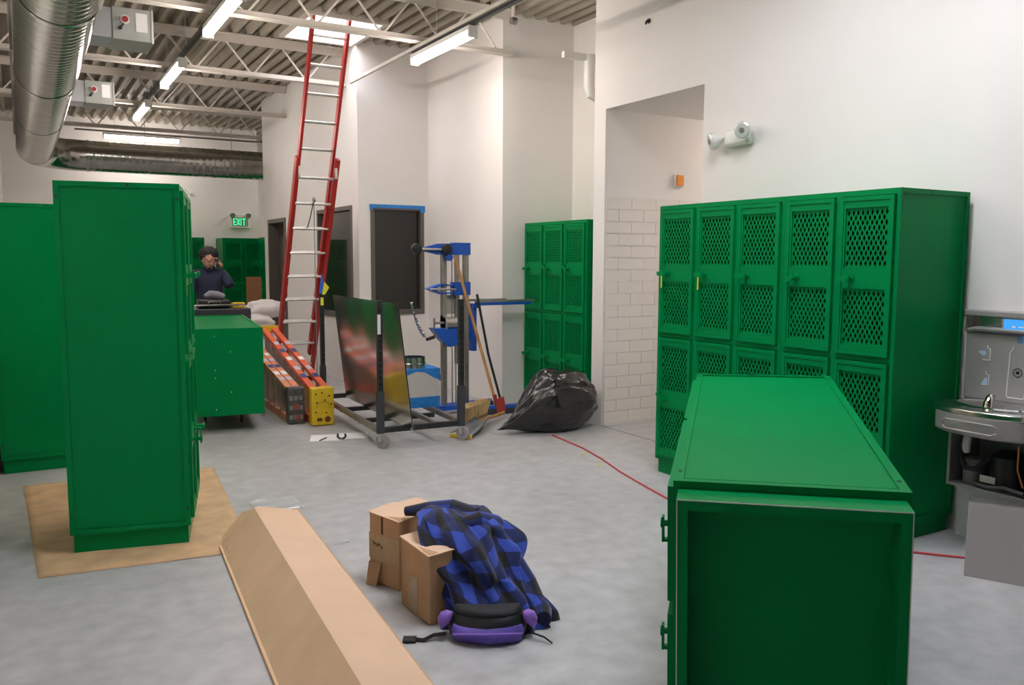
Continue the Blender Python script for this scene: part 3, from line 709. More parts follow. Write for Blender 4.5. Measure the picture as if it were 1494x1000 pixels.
# ------------------------------------------------------------------ extension ladder
def extension_ladder():
    t = thing('extension_ladder', 'tall red fibreglass extension ladder rising into the roof hatch', 'ladder', (2.71, 10.412, 0))
    u = Vector((0, -.412, .911)); nrm = Vector((0, -.911, -.412)); full = 4.78; n_r = .305
    def P(x, s, off=0): return Vector((x, 0, 0)) + u*s + nrm*off
    for x in (-.03, .43): part(MB().beam(P(x, 0), P(x, 2.92), .034, .085, nrm), 'base_rail', RED, t)
    for x in (.008, .394): part(MB().beam(P(x, .35, -.075), P(x, full, -.075), .030, .075, nrm), 'fly_rail', RED, t)
    first = 3.816/.911 - 11*.305
    for k in range(15):
        s = 3.816/.911 + .305 - .305*k + .02
        if s < .1: continue
        if s < 2.9: part(MB().cyl(P(-.02, s), P(.42, s), .016, 10), 'rung', ALU, t)
        if s > .4: part(MB().cyl(P(.01, s-.02 if s < 2.9 else s, -.075), P(.39, s-.02 if s < 2.9 else s, -.075), .016, 10), 'rung', ALU, t)
    for x in (-.01, .41): part(MB().box(-.012, .012, -.02, .02, -.07, .05), 'rung_lock', ALU, t, .004, loc=P(x, 2.78, .05))
    for x in (-.03, .43): part(MB().box(x-.035, x+.035, -.05, .06, 0, .05), 'foot', BLACKP, t, .004)
    part(MB().tube([P(.2, 2.42, .03), P(.2, 2.42, .03)-Vector((0, 0, 1.0)), P(.2, 2.42, .03)-Vector((0, 0, 2.15))], .005, 6), 'rope', GREYC, t)
    part(MB().tube([P(.2, 2.45, .03), P(.17, 2.25, .06), P(.155, 2.12, .05), P(.15, 2.1, .03)], .006, 6), 'rope_end', BLACKP, t)
    part(MB().cyl(P(.19, 2.44, .03), P(.21, 2.44, .03), .03, 12), 'pulley', STEELD, t)
extension_ladder()

# ------------------------------------------------------------------ folded stepladders
def stepladder(lab, X, Y, rail, cap, tilt, nz, fz, L, cw_, stick):
    t = thing('stepladder', lab, 'ladder', (X, Y, 0), tilt, 'folded stepladders lying on edge')
    # local: +y away, z up, x right ; lies on its side: lower and upper rails
    def up(v): return nz+(fz-nz)*v
    for dx, nm in ((.045, 'front_rail'), (cw_-.045, 'rear_rail')):
        lo = part(MB().beam((dx, .02, .04), (dx, L, .04), .062, .07), nm, rail, t)
        hi = part(MB().beam((dx, .02, up(0)-.03), (dx, L, up(1)-.03), .062, .035), nm, rail, t)
        if dx > .06 or stick:
            for k, v in enumerate((.16, .27, .42, .55, .68)):
                y = v*L; z = up(v)-.0115
                ml = (PAPER, mat('label_blue', (.03, .06, .22), .5), mat('label_lilac', (.55, .5, .6), .5))[(k+stick) % 3]
                o = part(MB().beam((dx, y, z), (dx, y+.10+.03*(k % 2), z+(fz-nz)*.12/L), .05, .0015), 'sticker', ml, t)
    n = int(L/.26)
    for k in range(1, n):
        v = k/n; y = v*L
        part(MB().box(.012, .075, y-.004, y+.055, .07, up(v)-.045), 'step', ALU, t)
        if k % 2: part(MB().box(cw_-.07, cw_-.05, y, y+.03, .07, up(v)-.045), 'rear_brace', ALU, t)
    c = part(MB().box(0, cw_, -.07, .03, .004, nz+.006), 'top_cap', cap, t, .012)
    dk = mat('cap_hole', (.16, .05, .01), .6)
    if stick == 1:
        part(MB().cyl((cw_*.7, -.074, .06), (cw_*.7, -.069, .06), .028, 14), 'cap_hole', dk, t); part(MB().box(cw_*.22, cw_*.45, -.073, -.069, .045, .075), 'cap_slot', dk, t)
        for x, z in ((.04, .30), (.10, .31), (.17, .28), (.05, .22), (.13, .24), (.19, .20), (.04, .13), (.14, .12)): part(MB().cyl((x*cw_/.22, -.073, z), (x*cw_/.22, -.069, z), .009, 8), 'cap_hole', dk, t)
        part(MB().tube([(cw_*.5+.06*math.cos(a), -.07, .18+.05*math.sin(a)) for a in [PI*k/10 for k in range(-1, 12)]], .006, 6), 'cap_ring', mat('yellow_dark', (.55, .36, .01), .5), t)
    else:
        for k in range(9): part(MB().box(.015+.045*(k % 3), .048+.045*(k % 3), -.074, -.069, .05+.09*(k//3), .09+.09*(k//3)), 'cap_rib', STEELD, t)
        for x, z, r in ((.5, .17, .03), (.6, .07, .025)): part(MB().cyl((cw_*x, -.077, z), (cw_*x, -.069, z), r, 12), 'cap_boss', mat('dull_red', (.3, .06, .05), .6), t)
    for z0, z1 in ((0, .08), (up(1)-.06, up(1)+.01)): part(MB().box(0, cw_, L-.02, L+.05, z0, z1), 'foot', YELLOW if stick == 1 else BLACKP, t)
stepladder('orange folded stepladder with a yellow top cap lying on edge', 2.262, 7.54, ORANGE, YELLOW, -.04, .352, .76, 2.2, .21, 1)
stepladder('worn orange folded stepladder with a grimy black top cap, nearer the lying locker', 2.09, 7.72, mat('orange_pale', (.70, .25, .14), .5, 0, .2, 10), mat('grimy_black', (.07, .065, .06), .5, 0, .5, 25), -.04, .345, .60, 1.9, .16, 2)

# ------------------------------------------------------------------ sheet-metal cart
def cart():
    t = thing('panel_cart', 'black steel panel cart on casters with slotted posts', 'cart', (2.474, 6.351, 0), -.06)
    W_, L = .75, 1.85; z = .17
    for y, nm in ((0, 'end_rail'), (L, 'end_rail')): part(MB().box(0, W_, y-.02, y+.02, z-.045, z), nm, BLACKM, t, .002)
    for x in (0, W_): part(MB().box(x-.02, x+.02, .02, L-.02, z-.045, z), 'side_rail', mat('raw_steel', (.33, .30, .27), .4, .8, .2, 10), t, .002)
    for x in (.27, .52): part(MB().box(x-.016, x+.016, .02, L-.02, z-.035, z), 'inner_rail', MATS['raw_steel'], t)
    for y in (.62, 1.23): part(MB().box(.02, W_-.02, y-.02, y+.02, z-.075, z-.037), 'cross_rail', BLACKM, t)
    holes = mat('slot_dark', (.004, .004, .004), .8)
    for x, y, h in ((.015, -.0, 1.215), (W_-.015, 0, 1.21), (.015, L, 1.215)):
        p = part(MB().box(x-.021, x+.021, y-.021, y+.021, z-.05, h), 'post', BLACKM, t, .002)
        sl = MB()
        for k in range(int((h-.55)/.05)):
            zz = .52+k*.05; sl.box(x-.008, x+.008, y-.0225, y-.0205, zz, zz+.024).box(x+.0205, x+.0225, y-.008, y+.008, zz, zz+.024)
        part(sl, 'slot', holes, p)
        part(MB().box(x-.028, x+.028, y-.028, y+.028, z-.05, .47), 'post_sleeve', mat('sleeve_grey', (.06, .065, .075), .45, .4), t, .003)
    part(MB().box(.0, .03, L-.023, L-.0215, 1.08, 1.16), 'yellow_label', YELT, t)
    part(MB().box(-.008, .018, -.0245, -.0215, .94, 1.10), 'white_label', PAPER, t)
    for x, y in ((.015, 0), (W_-.015, 0), (.015, L), (W_-.015, L)):
        part(MB().box(x-.03, x+.03, y-.03, y+.03, .112, .122), 'caster_plate', ALU, t)
        ax = Vector((.75, .66, 0)); c = Vector((x+.012, y-.012, .056)); [part(MB().beam(c+ax*q+Vector((-.004, .004, 0)), c+ax*q+Vector((-.012, .012, .058)), .004, .026, ax.cross(Vector((0, 0, 1)))), 'caster_fork', ALU, t) for q in (-.026, .026)]
        wh = part(MB().cyl(c-ax*.02, c+ax*.02, .056, 24), 'caster_wheel', RUBBER, t); part(MB().cyl(c-ax*.023, c+ax*.023, .022, 14), 'hub', STEELD, wh)
    # sheets of metal leaning on the posts
    u = Vector((-math.sin(.115)*math.cos(.045), math.sin(.115)*math.sin(.045), math.cos(.115)))
    def sheet(B, e, Ls, Hs, lab, bow):
        B = Vector(B); e = Vector(e).normalized(); nn = e.cross(u).normalized(); m = MB(); n1, n2 = 24, 10; vs = []
        for i in range(n1):
            for j in range(n2):
                a, b = i/(n1-1), j/(n2-1); off = bow*math.sin(PI*a)*.6+.0016*math.sin(a*7*PI)*(.3+.7*b)
                vs.append(tuple(B+e*Ls*a+u*Hs*b+nn*off))
        m.add(vs, [(i*n2+j, (i+1)*n2+j, (i+1)*n2+j+1, i*n2+j+1) for i in range(n1-1) for j in range(n2-1)])
        o = part(m, 'metal_sheet', SHEETM); tag(o, lab, 'sheet metal', 'metal sheets on the cart')
        s = o.modifiers.new('solid', 'SOLIDIFY'); s.thickness = .0016
        e_ = o.modifiers.new('split', 'EDGE_SPLIT'); e_.split_angle = .5
    sheet((2.665, 6.10, .172), (.045, 1, 0), 1.82, 1.03, 'shiny galvanised sheet leaning on the cart, facing the lying locker', .01)
    sheet((2.70, 6.16, .172), (.05, 1, 0), 1.72, .99, 'shiny galvanised sheet leaning behind the front sheet on the cart', -.006)
    t = thing('taped_box', 'white box wrapped with blue tape under a round duct collar, on the cart', 'box', (2.99, 7.02, .172), -.05)
    part(MB().box(0, .35, 0, .30, 0, .36), 'carton', mat('box_white', (.62, .58, .55), .7), t, .004)
    part(MB().box(-.002, .352, -.003, .303, .0, .10).prism([(-.002, .30), (-.002, .362), (.352, .362), (.352, .25), (.30, .27), (.2, .33), (.12, .34)], 'y', -.003, 0).box(.345, .358, -.003, .12, .24, .30).box(-.002, .352, 0, .303, .355, .363), 'tape_wrap', BLUET, t)
    t = thing('duct_collar', 'short round galvanised duct collar on the taped box', 'duct collar', (3.13, 7.15, .537))
    n = 28; rings = []
    for r, z in ((.12, 0), (.12, .035), (.125, .04), (.118, .05), (.118, .10), (.112, .10), (.112, .0)): rings.append([(r*math.cos(2*PI*k/n), r*math.sin(2*PI*k/n), z) for k in range(n)])
    part(MB().loops(rings, False, False), 'collar_ring', GALV, t)
    t = thing('tape_flag', 'blue and yellow strip flag stuck on the rear cart post', 'flag', (2.62, 8.15, 1.22))
    part(MB().prism([(-.06, -.02), (-.03, .19), (-.005, .06), (-.03, -.02)], 'y', -.002, 0), 'blue_piece', mat('flag_blue', (.03, .12, .55), .6), t)
    part(MB().prism([(-.03, -.03), (-.005, .10), (.045, .04), (.0, -.03)], 'y', -.005, -.003), 'yellow_piece', mat('flag_yellow', (.7, .65, .03), .6), t)
    part(MB().box(-.005, .02, 0, .03, -.06, .03), 'clip', BLACKP, t)
cart()
def foil_curl():
    m = MB(); pts = []
    a = Vector((3.19, 7.3, 1.14)); b = Vector((3.36, 7.39, .80))
    m2 = []; n = 70; w_ = .02
    for i in range(n):
        f = i/(n-1); c = a.lerp(b, f) + Vector((0, 0, -.05*math.sin(PI*f))); th = f*2*PI*6
        d = Vector((math.cos(th), .3*math.sin(th), math.sin(th)*.8))*w_
        m2 += [tuple(c-d), tuple(c+d)]
    m.add(m2, [(2*i, 2*i+1, 2*i+3, 2*i+2) for i in range(n-1)])
    o = part(m, 'twisted_foil_strip', CHROME); tag(o, 'silvery twisted foil strip hanging from the lift crank', 'foil strip')
    s = o.modifiers.new('solid', 'SOLIDIFY'); s.thickness = .001
foil_curl()

# ------------------------------------------------------------------ material lift
def material_lift():
    t = thing('material_lift', 'blue and grey hand-crank material lift with forks to the right', 'material lift', (3.59, 7.45, 0))
    steel = mat('mast_steel', (.40, .39, .37), .38, .85, .12, 10)
    for x in (.0, .245): part(MB().box(x, x+.045, 0, .06, .05, 1.69), 'mast_rail', steel, t, .002)
    for x in (.085, .125): part(MB().cyl((x+.03, .03, .08), (x+.03, .03, 1.68), .006, 8), 'lift_cable', steel, t)
    part(MB().box(.15, .19, .01, .05, .5, 1.65), 'inner_mast', steel, t)
    part(MB().box(.12, .30, -.02, .08, 1.59, 1.71).prism([(-.29, 1.635), (-.02, 1.70), (.12, 1.70), (.12, 1.60), (-.02, 1.59), (-.29, 1.65)], 'y', -.02, -.012).prism([(-.29, 1.635), (-.02, 1.70), (.12, 1.70), (.12, 1.60), (-.02, 1.59), (-.29, 1.65)], 'y', .07, .08), 'top_yoke', BLUE, t)
    part(MB().cyl((-.29, -.035, 1.645), (.03, -.035, 1.64), .012, 8), 'yoke_bar', ALU, t)
    for x in (-.30, .02): part(MB().tube([(x, -.075, 1.645), (x, -.07, 1.645), (x, -.02, 1.645), (x, -.015, 1.645)], [.04, .052, .052, .04], 20), 'tip_wheel', BLACKP, t)
    part(MB().cyl((.05, -.06, 1.565), (.05, -.02, 1.565), .035, 16), 'pulley', BLUE, t)
    part(MB().box(.12, .30, -.018, .078, 1.19, 1.32).prism([(-.17, 1.255), (-.02, 1.305), (.12, 1.29), (.12, 1.28), (-.02, 1.285), (-.09, 1.255), (-.02, 1.215), (.12, 1.22), (.12, 1.21), (-.02, 1.20)], 'y', -.018, .078), 'mid_yoke', BLUE, t)
    part(MB().cyl((-.15, -.03, 1.255), (.13, -.03, 1.25), .01, 8), 'handle_bar', ALU, t)
    part(MB().box(.012, .20, .062, .066, 1.0, 1.19), 'data_plate', mat('plate_white', (.62, .58, .52), .5), t)
    part(MB().prism([(-.13, .87), (.20, .86), (.20, .70), (.04, .68), (-.05, .77)], 'y', -.06, .07), 'winch_box', BLUE, t, .004)
    part(MB().cyl((.0, -.03, .92), (.16, -.03, .92), .055, 16).box(.0, .02, -.06, .06, .86, .99).box(.15, .17, -.06, .06, .86, .98), 'winch_drum', ALU, t)
    part(MB().cyl((.0, -.03, .92), (-.11, -.03, .92), .012, 8).tube([(-.11, -.03, .97), (-.11, -.03, .90), (-.115, -.04, .785)], .01, 8), 'crank_arm', STEELD, t)
    part(MB().cyl((-.115, -.04, .785), (-.20, -.045, .765), .017, 10), 'crank_grip', BLACKP, t)
    # carriage and forks
    part(MB().box(.325, .375, -.01, .07, .62, 1.10), 'carriage_upright', BLUE, t, .003)
    part(MB().box(.29, .325, .0, .06, .75, 1.0), 'carriage_plate', BLUE, t)
    for y in (-.09, .12): part(MB().box(.335, .98, y, y+.05, 1.085, 1.115) if y < 0 else MB().box(.335, .80, y, y+.05, 1.12, 1.14), 'fork', BLUE if y < 0 else steel, t, .003)
    part(MB().box(.335, 1.02, -.09, -.04, 1.115, 1.137), 'fork_top', steel, t)
    part(MB().box(.335, .375, -.09, .17, 1.06, 1.10), 'fork_carrier', BLUE, t)
    part(MB().box(-.06, .36, -.05, .10, .04, .09), 'base_block', BLUE, t)
    for y in (-.25, .06): part(MB().box(.29, .33, -.25, .0, .05, .09) if y < 0 else MB().beam((.05, .05, .07), (.60, .10, .07), .05, .05), 'base_leg', BLUE, t)
    for x, y in ((.02, .1), (.31, -.24), (.60, .10)): part(MB().cyl((x-.012, y, .04), (x+.012, y, .04), .04, 14), 'caster', BLACKP, t)
material_lift()

# ------------------------------------------------------------------ brooms, shovel, bag
def sweepings():
    t = thing('push_broom', 'push broom with straw bristles and long wooden handle leaning on the lift', 'broom', (0, 0, 0))
    part(MB().tube([(4.05, 7.18, .09), (3.98, 7.26, .45), (3.86, 7.33, .95), (3.70, 7.355, 1.50), (3.675, 7.36, 1.58)], .015, 10), 'handle', WOOD, t)
    part(MB().tube([(4.05, 7.18, .08), (4.035, 7.195, .20)], .02, 10), 'ferrule', mat('dull_red2', (.35, .05, .04), .5), t)
    part(MB().beam((3.86, 7.22, .075), (4.28, 7.17, .075), .06, .03), 'broom_head', BLUE, t)
    part(MB().beam((3.86, 7.22, .032), (4.28, 7.17, .032), .07, .056), 'bristle_block', mat('bristle_dark', (.05, .05, .06), .9), t)
    t = thing('hand_brush', 'wide straw brush head lying by the cart caster', 'brush', (3.40, 6.62, .10), .62)
    m = MB()
    for i in range(40):
        for j in range(5):
            u = i/39; f = (u-.5)*.09; g = (j-2)*.016; h_ = .115+.015*random.random()
            m.beam((.005+u*.39, (j-2)*.016, 0), (.005+u*.39+f, (j-2)*.016+g*.6, h_), .0085, .014)
    b_ = part(m, 'bristles', STRAW, t); b_['kind'] = 'stuff'; part(MB().box(-.02, .42, -.03, .03, -.035, 0), 'block', mat('brush_wood', (.45, .28, .13), .6), t)
    part(MB().box(.18, .21, -.047, .047, 0, .11), 'binding', mat('brush_tan', (.52, .36, .17), .8), t)
    t = thing('scoop_shovel', 'black-handled grey scoop shovel lying towards the trash bag', 'shovel', (3.24, 6.36, 0), .66)
    n = 9; vs = []
    for i in range(n):
        for j in range(7):
            u, v = i/(n-1), j/6; x = u*.42; w_ = .105*(1-.25*u)
            vs.append((x, (v-.5)*2*w_, .018+.03*abs(v-.5)*2*(.4+u)+.05*u*u))
    m = MB().add(vs, [(i*7+j, (i+1)*7+j, (i+1)*7+j+1, i*7+j+1) for i in range(n-1) for j in range(6)])
    b = part(m, 'blade', mat('blade_grey', (.26, .28, .30), .4, .5), t); b.modifiers.new('s', 'SOLIDIFY').thickness = .012
    part(MB().beam((-.012, -.10, .018), (-.012, .10, .018), .025, .03), 'edge', YELLOW, t)
    part(MB().tube([(.40, 0, .08), (.62, .0, .07), (.95, .02, .05), (1.02, .02, .05)], .016, 10), 'handle', WOOD, t)
    t = thing('squeegee', 'black-handled floor scraper leaning upright against the lift', 'scraper', (0, 0, 0))
    part(MB().tube([(4.08, 7.16, .16), (4.01, 7.28, .6), (3.93, 7.37, 1.20)], .013, 8), 'handle', BLACKP, t)
    part(MB().beam((4.06, 7.14, .17), (4.10, 7.16, .012), .10, .012, (0, 1, 0)), 'blade', mat('scraper_red', (.5, .06, .04), .5), t)
sweepings()
def trash_bag():
    bm = bmesh.new(); bmesh.ops.create_icosphere(bm, subdivisions=6, radius=1)
    for v in bm.verts:
        p = v.co.copy(); x, y, z = p
        k = 1.0 if x > -.2 else max(.10, 1-((-x-.2)/.8)**1.3*.85)
        f = 1+.10*noise.noise(p*1.6)+.07*noise.noise(p*3.7+Vector((3, 1, 2)))
        rid = abs(noise.noise(Vector((x*2.0, y*5+z*2, z*5-y*2))))
        f += .05*(.35-rid)+.022*(.3-abs(noise.noise(Vector((x*6, y*11, z*11)))))
        q = Vector((x*.47*f, y*.25*k*f, z*.285*k*f))
        q.z += .27-(0 if x > -.2 else ((-x-.2)/.8)**1.2*.22)
        if x < -.75: q.x -= .06*(-x-.75)/.25
        q.z = max(q.z, .004+.006*noise.noise(q*20)**2)
        v.co = q
    me = bpy.data.meshes.new('trash_bag'); bm.to_mesh(me); bm.free(); me.materials.append(BAG)
    me.polygons.foreach_set('use_smooth', [True]*len(me.polygons))
    o = link('trash_bag', me, None, (4.12, 6.26, 0)); o.rotation_euler = (0, 0, -.06)
    tag(o, 'full black plastic trash bag slumped at the wall corner', 'trash bag')
trash_bag()

# ------------------------------------------------------------------ floor bits
def floor_bits():
    t = thing('paper_sheet', 'white paper sheets lying flat on the floor before the cart', 'paper', (2.29, 6.88, 0), -.35)
    part(MB().box(-.22, .05, -.10, .16, .001, .0022), 'page', PAPER, t); part(MB().box(.0, .27, -.05, .2, .0024, .0034), 'page', PAPER, t)
    t = thing('pliers', 'small dark pliers standing open on the paper', 'pliers', (2.31, 6.80, .004), -.5)
    part(MB().tube([(-.03, 0, .05), (-.035, 0, .025), (-.012, 0, .006)], .009, 8), 'grip', NAVY, t); part(MB().tube([(.03, 0, .05), (.035, 0, .025), (.012, 0, .006)], .009, 8), 'grip', NAVY, t); part(MB().cyl((0, -.008, .006), (0, .008, .006), .012, 10), 'pivot', STEELD, t)
    single(MB().beam((2.13, 6.84, .0055), (2.22, 6.93, .0055), .012, .006), 'marker_pen', BLACKP, 'black marker pen lying on the paper', 'pen')
    pts = [(3.976, 6.05), (3.95, 5.75), (3.919, 5.505), (3.83, 5.12), (3.71, 4.734), (3.62, 4.35), (3.54, 3.98), (3.50, 3.6), (3.62, 3.1), (3.85, 2.78), (4.034, 2.612), (4.17, 2.45), (4.25, 2.36)]
    o = single(MB().tube([(x, y, .006) for x, y in pts], .006, 6), 'air_hose', REDL, 'thin red hose running over the floor past the right lockers', 'hose')
    for k, (x, y, a) in enumerate(((3.83, 5.35, .2), (3.72, 5.0, .9))):
        single(MB().box(-.05, .05, -.008, .008, .0005, .002), 'tape_mark', mat('mark_yellow', (.62, .55, .1), .7), ('short yellow tape mark beside the red hose, farther one', 'short yellow tape mark beside the red hose, nearer one')[k], 'tape mark', 'yellow floor marks', loc=(x, y, 0), rz=a)
    m = MB(); n = 10; vs = []
    for i in range(n):
        for j in range(n): vs.append((1.18+.28*i/9, 5.0+.3*j/9, .003+.025*abs(noise.noise((i*.7, j*.7, 2)))))
    m.add(vs, [(i*n+j, (i+1)*n+j, (i+1)*n+j+1, i*n+j+1) for i in range(n-1) for j in range(n-1)])
    o = part(m, 'plastic_film', CLEAR); tag(o, 'scrap of clear plastic film by the end of the long carton', 'plastic film')
    single(MB().prism([(-.05, -.03), (.05, -.02), (.06, .03), (-.03, .025)], 'z', .0005, .003), 'plastic_scrap', CLEAR, 'small clear plastic scrap on the bare floor beside the long carton', 'plastic scrap', loc=(1.44, 4.30, 0))
    single(MB().box(4.617, 4.625, 4.93, 6.19, .0002, .0012), 'floor_joint', BLACKP, 'dark floor joint across the tiled opening', 'joint')
floor_bits()

# ------------------------------------------------------------------ background clutter and person
def clutter():
    for k, (x, y, z, sx, sy, sz, rz, lab) in enumerate(((2.68, 10.85, .16, .36, .28, .16, .1, 'white sack at the bottom of the pile behind the red ladder'), (2.62, 10.85, .44, .34, .27, .15, -.2, 'white sack in the middle of the pile behind the red ladder'), (2.50, 10.80, .70, .28, .25, .14, .3, 'white sack on the left of the pile, over the stepladders'), (2.72, 10.95, .89, .24, .22, .12, -.1, 'white sack on top of the pile behind the red ladder'))):
        bm = bmesh.new(); bmesh.ops.create_icosphere(bm, subdivisions=4, radius=1)
        for v in bm.verts:
            p = v.co; f = 1+.16*noise.noise(p*1.7+Vector((k*5, 0, 0)))+.07*noise.noise(p*4+Vector((k, 2, 0)))
            e = Vector((math.copysign(abs(p.x)**.7, p.x)*sx, math.copysign(abs(p.y)**.7, p.y)*sy, math.copysign(abs(p.z)**.8, p.z)*sz))
            v.co = e*f
        me = bpy.data.meshes.new('sack'); bm.to_mesh(me); bm.free(); me.materials.append(CLOTHW); me.polygons.foreach_set('use_smooth', [True]*len(me.polygons))
        o = link('sack', me, None, (x, y, z)); o.rotation_euler = (0, 0, rz); tag(o, lab, 'sack', 'pile of white sacks')
    t = thing('work_cart', 'dark rolling work cart with tools in front of the person', 'cart', (1.57, 9.74, 0), -.08)
    part(MB().box(0, .68, 0, .42, .80, .98), 'tray', mat('cart_dark', (.035, .035, .045), .5), t, .01)
    part(MB().box(.02, .66, .02, .40, .25, .29), 'lower_shelf', MATS['cart_dark'], t)
    for x in (.03, .65):
        for y in (.03, .39): part(MB().box(x-.02, x+.02, y-.02, y+.02, .06, .80), 'leg', BLACKP, t); part(MB().cyl((x-.015, y, .035), (x+.015, y, .035), .035, 12), 'wheel', RUBBER, t)
    part(MB().cyl((.08, .03, 1.02), (.62, .03, 1.02), .012, 8).cyl((.08, .03, .97), (.08, .03, 1.02), .01, 6).cyl((.62, .03, .97), (.62, .03, 1.02), .01, 6), 'rail', CHROME, t)
    t = thing('power_tool_case', 'black tool case on the work cart', 'tool case', (1.70, 9.80, .982), -.08); part(MB().box(0, .34, 0, .26, 0, .10), 'case', BLACKP, t, .02); part(MB().tube([(.10, -.01, .06), (.12, -.04, .08), (.22, -.04, .08), (.24, -.01, .06)], .012, 8), 'handle', CHROME, t)
    single(MB().tube([(0, 0, .04), (.06, .02, .06), (.15, .02, .045), (.22, 0, .03)], [.02, .045, .05, .03], 12), 'rolled_jacket', GREYC, 'grey rolled jacket lying on the tool case', 'jacket', loc=(1.78, 9.88, 1.078))
    single(MB().box(0, .14, 0, .10, 0, .06), 'yellow_toolbox', YELLOW, 'small yellow tool box at the right end of the work cart', 'tool box', bev=.006, loc=(2.07, 9.80, .982))
    t = thing('caulk_gun', 'white tube tool leaning against the left end of the work cart', 'tool', (1.46, 9.62, 0)); part(MB().cyl((0, 0, .0), (.10, .06, 1.05), .025, 10), 'barrel', mat('tube_cream', (.65, .58, .45), .5), t); part(MB().cyl((.09, .055, 1.02), (.105, .062, 1.10), .03, 10), 'nozzle_cap', PAPER, t)
    t = thing('cardboard_panel', 'brown cardboard panel standing by the office wall end', 'cardboard', (3.22, 14.15, 0)); part(MB().box(0, .25, 0, .02, 0, 1.24), 'sheet', mat('card_dark', (.27, .12, .05), .8), t); part(MB().box(0, .25, -.004, 0, .6, .64), 'fold', CARDL, t)
clutter()

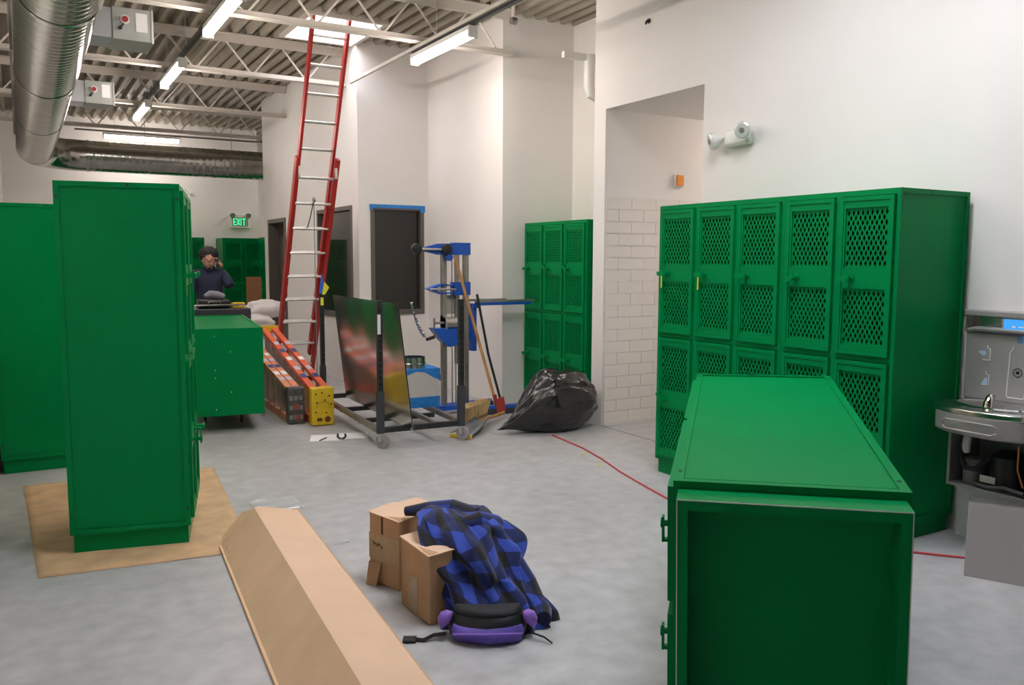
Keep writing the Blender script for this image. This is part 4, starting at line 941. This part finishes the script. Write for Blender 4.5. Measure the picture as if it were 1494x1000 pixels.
def eval_mesh(o):
    dg = bpy.context.evaluated_depsgraph_get(); dg.update()
    return bpy.data.meshes.new_from_object(o.evaluated_get(dg))
def skin_mesh(verts, edges, root=0, sub=1):
    me = bpy.data.meshes.new('tmp'); me.from_pydata([v[:3] for v in verts], edges, [])
    o = bpy.data.objects.new('tmp', me); COL.objects.link(o)
    s = o.modifiers.new('skin', 'SKIN'); s.use_smooth_shade = True
    for i, v in enumerate(verts):
        r = v[3]; me.skin_vertices[0].data[i].radius = (r, v[4] if len(v) > 4 else r); me.skin_vertices[0].data[i].use_root = (i == root)
    d = o.modifiers.new('sub', 'SUBSURF'); d.levels = sub; d.render_levels = sub
    out = eval_mesh(o); bpy.data.objects.remove(o); return out
def person():
    t = thing('person', 'person in a navy polo shirt holding a phone to the ear behind the cart', 'person', (1.955, 10.5, 0), -.16)
    # local x = image right, -y = towards camera
    V = [(0, 0, .93, .145, .11), (0, 0, 1.08, .14, .10), (0, .01, 1.24, .155, .11), (0, .02, 1.36, .12, .085), (0, .01, 1.42, .055), (0, -.02, 1.47, .05),
         (-.155, .02, 1.345, .06), (-.205, -.02, 1.20, .048), (-.215, -.05, 1.09, .042), (-.12, -.17, 1.06, .035), (-.055, -.20, 1.045, .026),
         (.155, .02, 1.345, .06), (.225, -.07, 1.23, .05), (.25, -.11, 1.17, .045), (.205, -.13, 1.30, .036), (.14, -.09, 1.43, .026),
         (-.09, 0, .86, .095), (-.10, -.01, .50, .062), (-.10, .02, .10, .045), (-.10, -.12, .045, .035), (.09, 0, .86, .095), (.10, -.01, .50, .062), (.10, .02, .10, .045), (.10, -.12, .045, .035)]
    E = [(0,1),(1,2),(2,3),(3,4),(4,5),(3,6),(6,7),(7,8),(8,9),(9,10),(3,11),(11,12),(12,13),(13,14),(14,15),(0,16),(16,17),(17,18),(18,19),(0,20),(20,21),(21,22),(22,23)]
    body = skin_mesh(V, E, 0, 2)
    bm = bmesh.new(); bm.from_mesh(body)
    H0 = Vector((0, -.045, 1.535))
    def blob(c, r, sub=3):
        g = bmesh.ops.create_icosphere(bm, subdivisions=sub, radius=1)
        for v in g['verts']: v.co = Vector((v.co.x*r[0], v.co.y*r[1], v.co.z*r[2])) + Vector(c)
    blob(H0, (.075, .092, .108)); blob(H0+Vector((0, -.03, -.055)), (.052, .062, .052)); blob(H0+Vector((0, -.095, -.012)), (.014, .022, .022), 2)
    for s in (-1, 1): blob(H0+Vector((s*.076, .01, -.005)), (.012, .022, .032), 2); blob(H0+Vector((s*.03, -.085, .012)), (.013, .01, .008), 2)
    blob(H0+Vector((0, -.088, -.055)), (.024, .01, .009), 2)
    bm2 = bmesh.new()
    def fingers(palm, dirv, side, curl, thumb):
        palm = Vector(palm); dirv = Vector(dirv).normalized(); side = Vector(side).normalized(); curl = Vector(curl).normalized()
        blob(palm, (.032, .03, .036), 2)
        for k, ln in enumerate((.068, .076, .072, .056)):
            b = palm+side*(k-1.5)*.017+dirv*.02
            pts = [b, b+dirv*ln*.5, b+dirv*ln*.8+curl*.014, b+dirv*ln+curl*.03]
            me = MB().tube(pts, [.0095, .009, .008, .006], 7).mesh('f', SKIN); bm.from_mesh(me)
        b = palm-side*.028
        me = MB().tube([b, b+Vector(thumb)*.03, b+Vector(thumb)*.055], [.012, .010, .007], 7).mesh('f', SKIN); bm.from_mesh(me)
    fingers((-.025, -.215, 1.04), (.9, -.1, -.25), (.2, 0, 1), (0, .6, -.4), (.6, -.2, .6))
    fingers((.125, -.07, 1.465), (-.15, .1, .95), (.1, 1, .1), (-.8, .1, 0), (-.4, -.5, .6))
    me = bpy.data.meshes.new('body'); bm.to_mesh(me); bm.free(); me.materials.append(SKIN)
    o = link('body', me, t); r = o.modifiers.new('remesh', 'REMESH'); r.mode = 'VOXEL'; r.voxel_size = .0075; r.use_smooth_shade = True
    em = eval_mesh(o); o.modifiers.clear(); o.data = em; em.materials.clear(); em.materials.append(SKIN)
    sh = [(0, 0, .90, .165, .13), (0, 0, 1.08, .158, .12), (0, .01, 1.24, .172, .125), (0, .02, 1.36, .135, .10), (0, .01, 1.405, .075), (-.155, .02, 1.345, .075), (-.205, -.015, 1.20, .064), (-.213, -.045, 1.12, .058), (.155, .02, 1.345, .075), (.222, -.065, 1.24, .066), (.238, -.095, 1.195, .060)]
    me = skin_mesh(sh, [(0,1),(1,2),(2,3),(3,4),(3,5),(5,6),(6,7),(3,8),(8,9),(9,10)], 0, 2); me.materials.clear(); me.materials.append(NAVY)
    s = link('polo_shirt', me, t)
    part(MB().tube([(-.06, -.04, 1.43), (0, -.085, 1.395), (.06, -.04, 1.43), (.05, .06, 1.45), (-.05, .06, 1.45), (-.06, -.04, 1.43)], .014, 8), 'collar', NAVY, s)
    tr = [(0, 0, .93, .15, .12), (-.09, 0, .84, .11), (-.10, -.01, .50, .08), (-.10, .02, .09, .065), (.09, 0, .84, .11), (.10, -.01, .50, .08), (.10, .02, .09, .065)]
    me = skin_mesh(tr, [(0,1),(1,2),(2,3),(0,4),(4,5),(5,6)], 0, 2); me.materials.clear(); me.materials.append(JEANS); link('trousers', me, t)
    for sx in (-1, 1): part(MB().loops([[(sx*.10+.045*math.cos(a)*(1 if z < .05 else .8), -.06+(.13 if z < .05 else .09)*math.sin(a), z) for a in [2*PI*k/16 for k in range(16)]] for z in (.0, .03, .06, .085)]), 'shoe', BLACKP, t)
    bm = bmesh.new(); bmesh.ops.create_icosphere(bm, subdivisions=5, radius=1)
    for v in bm.verts:
        p = v.co.copy(); f = 1+.10*noise.noise(p*4)+.10*noise.noise(p*9)
        front = max(0, -p.y)
        v.co = Vector((p.x*.108*f, p.y*.11*f+.03, p.z*.10*f+.055*(1) - (.0 if p.y < 0 else .03*p.y))) + H0
    me = bpy.data.meshes.new('hair'); bm.to_mesh(me); bm.free(); me.materials.append(HAIR); me.polygons.foreach_set('use_smooth', [True]*len(me.polygons)); link('hair', me, t)
    ph = thing('phone', 'dark phone held to the ear of the person', 'phone', (0, 0, 0)); ph.matrix_world = TR((1.955, 10.5, 0), -.16) @ TR((.094, -.075, 1.495), 0) @ Matrix.Rotation(.25, 4, 'Y')
    part(MB().box(-.005, .005, -.033, .033, -.07, .07), 'phone_body', BLACKP, ph, .003)
person()
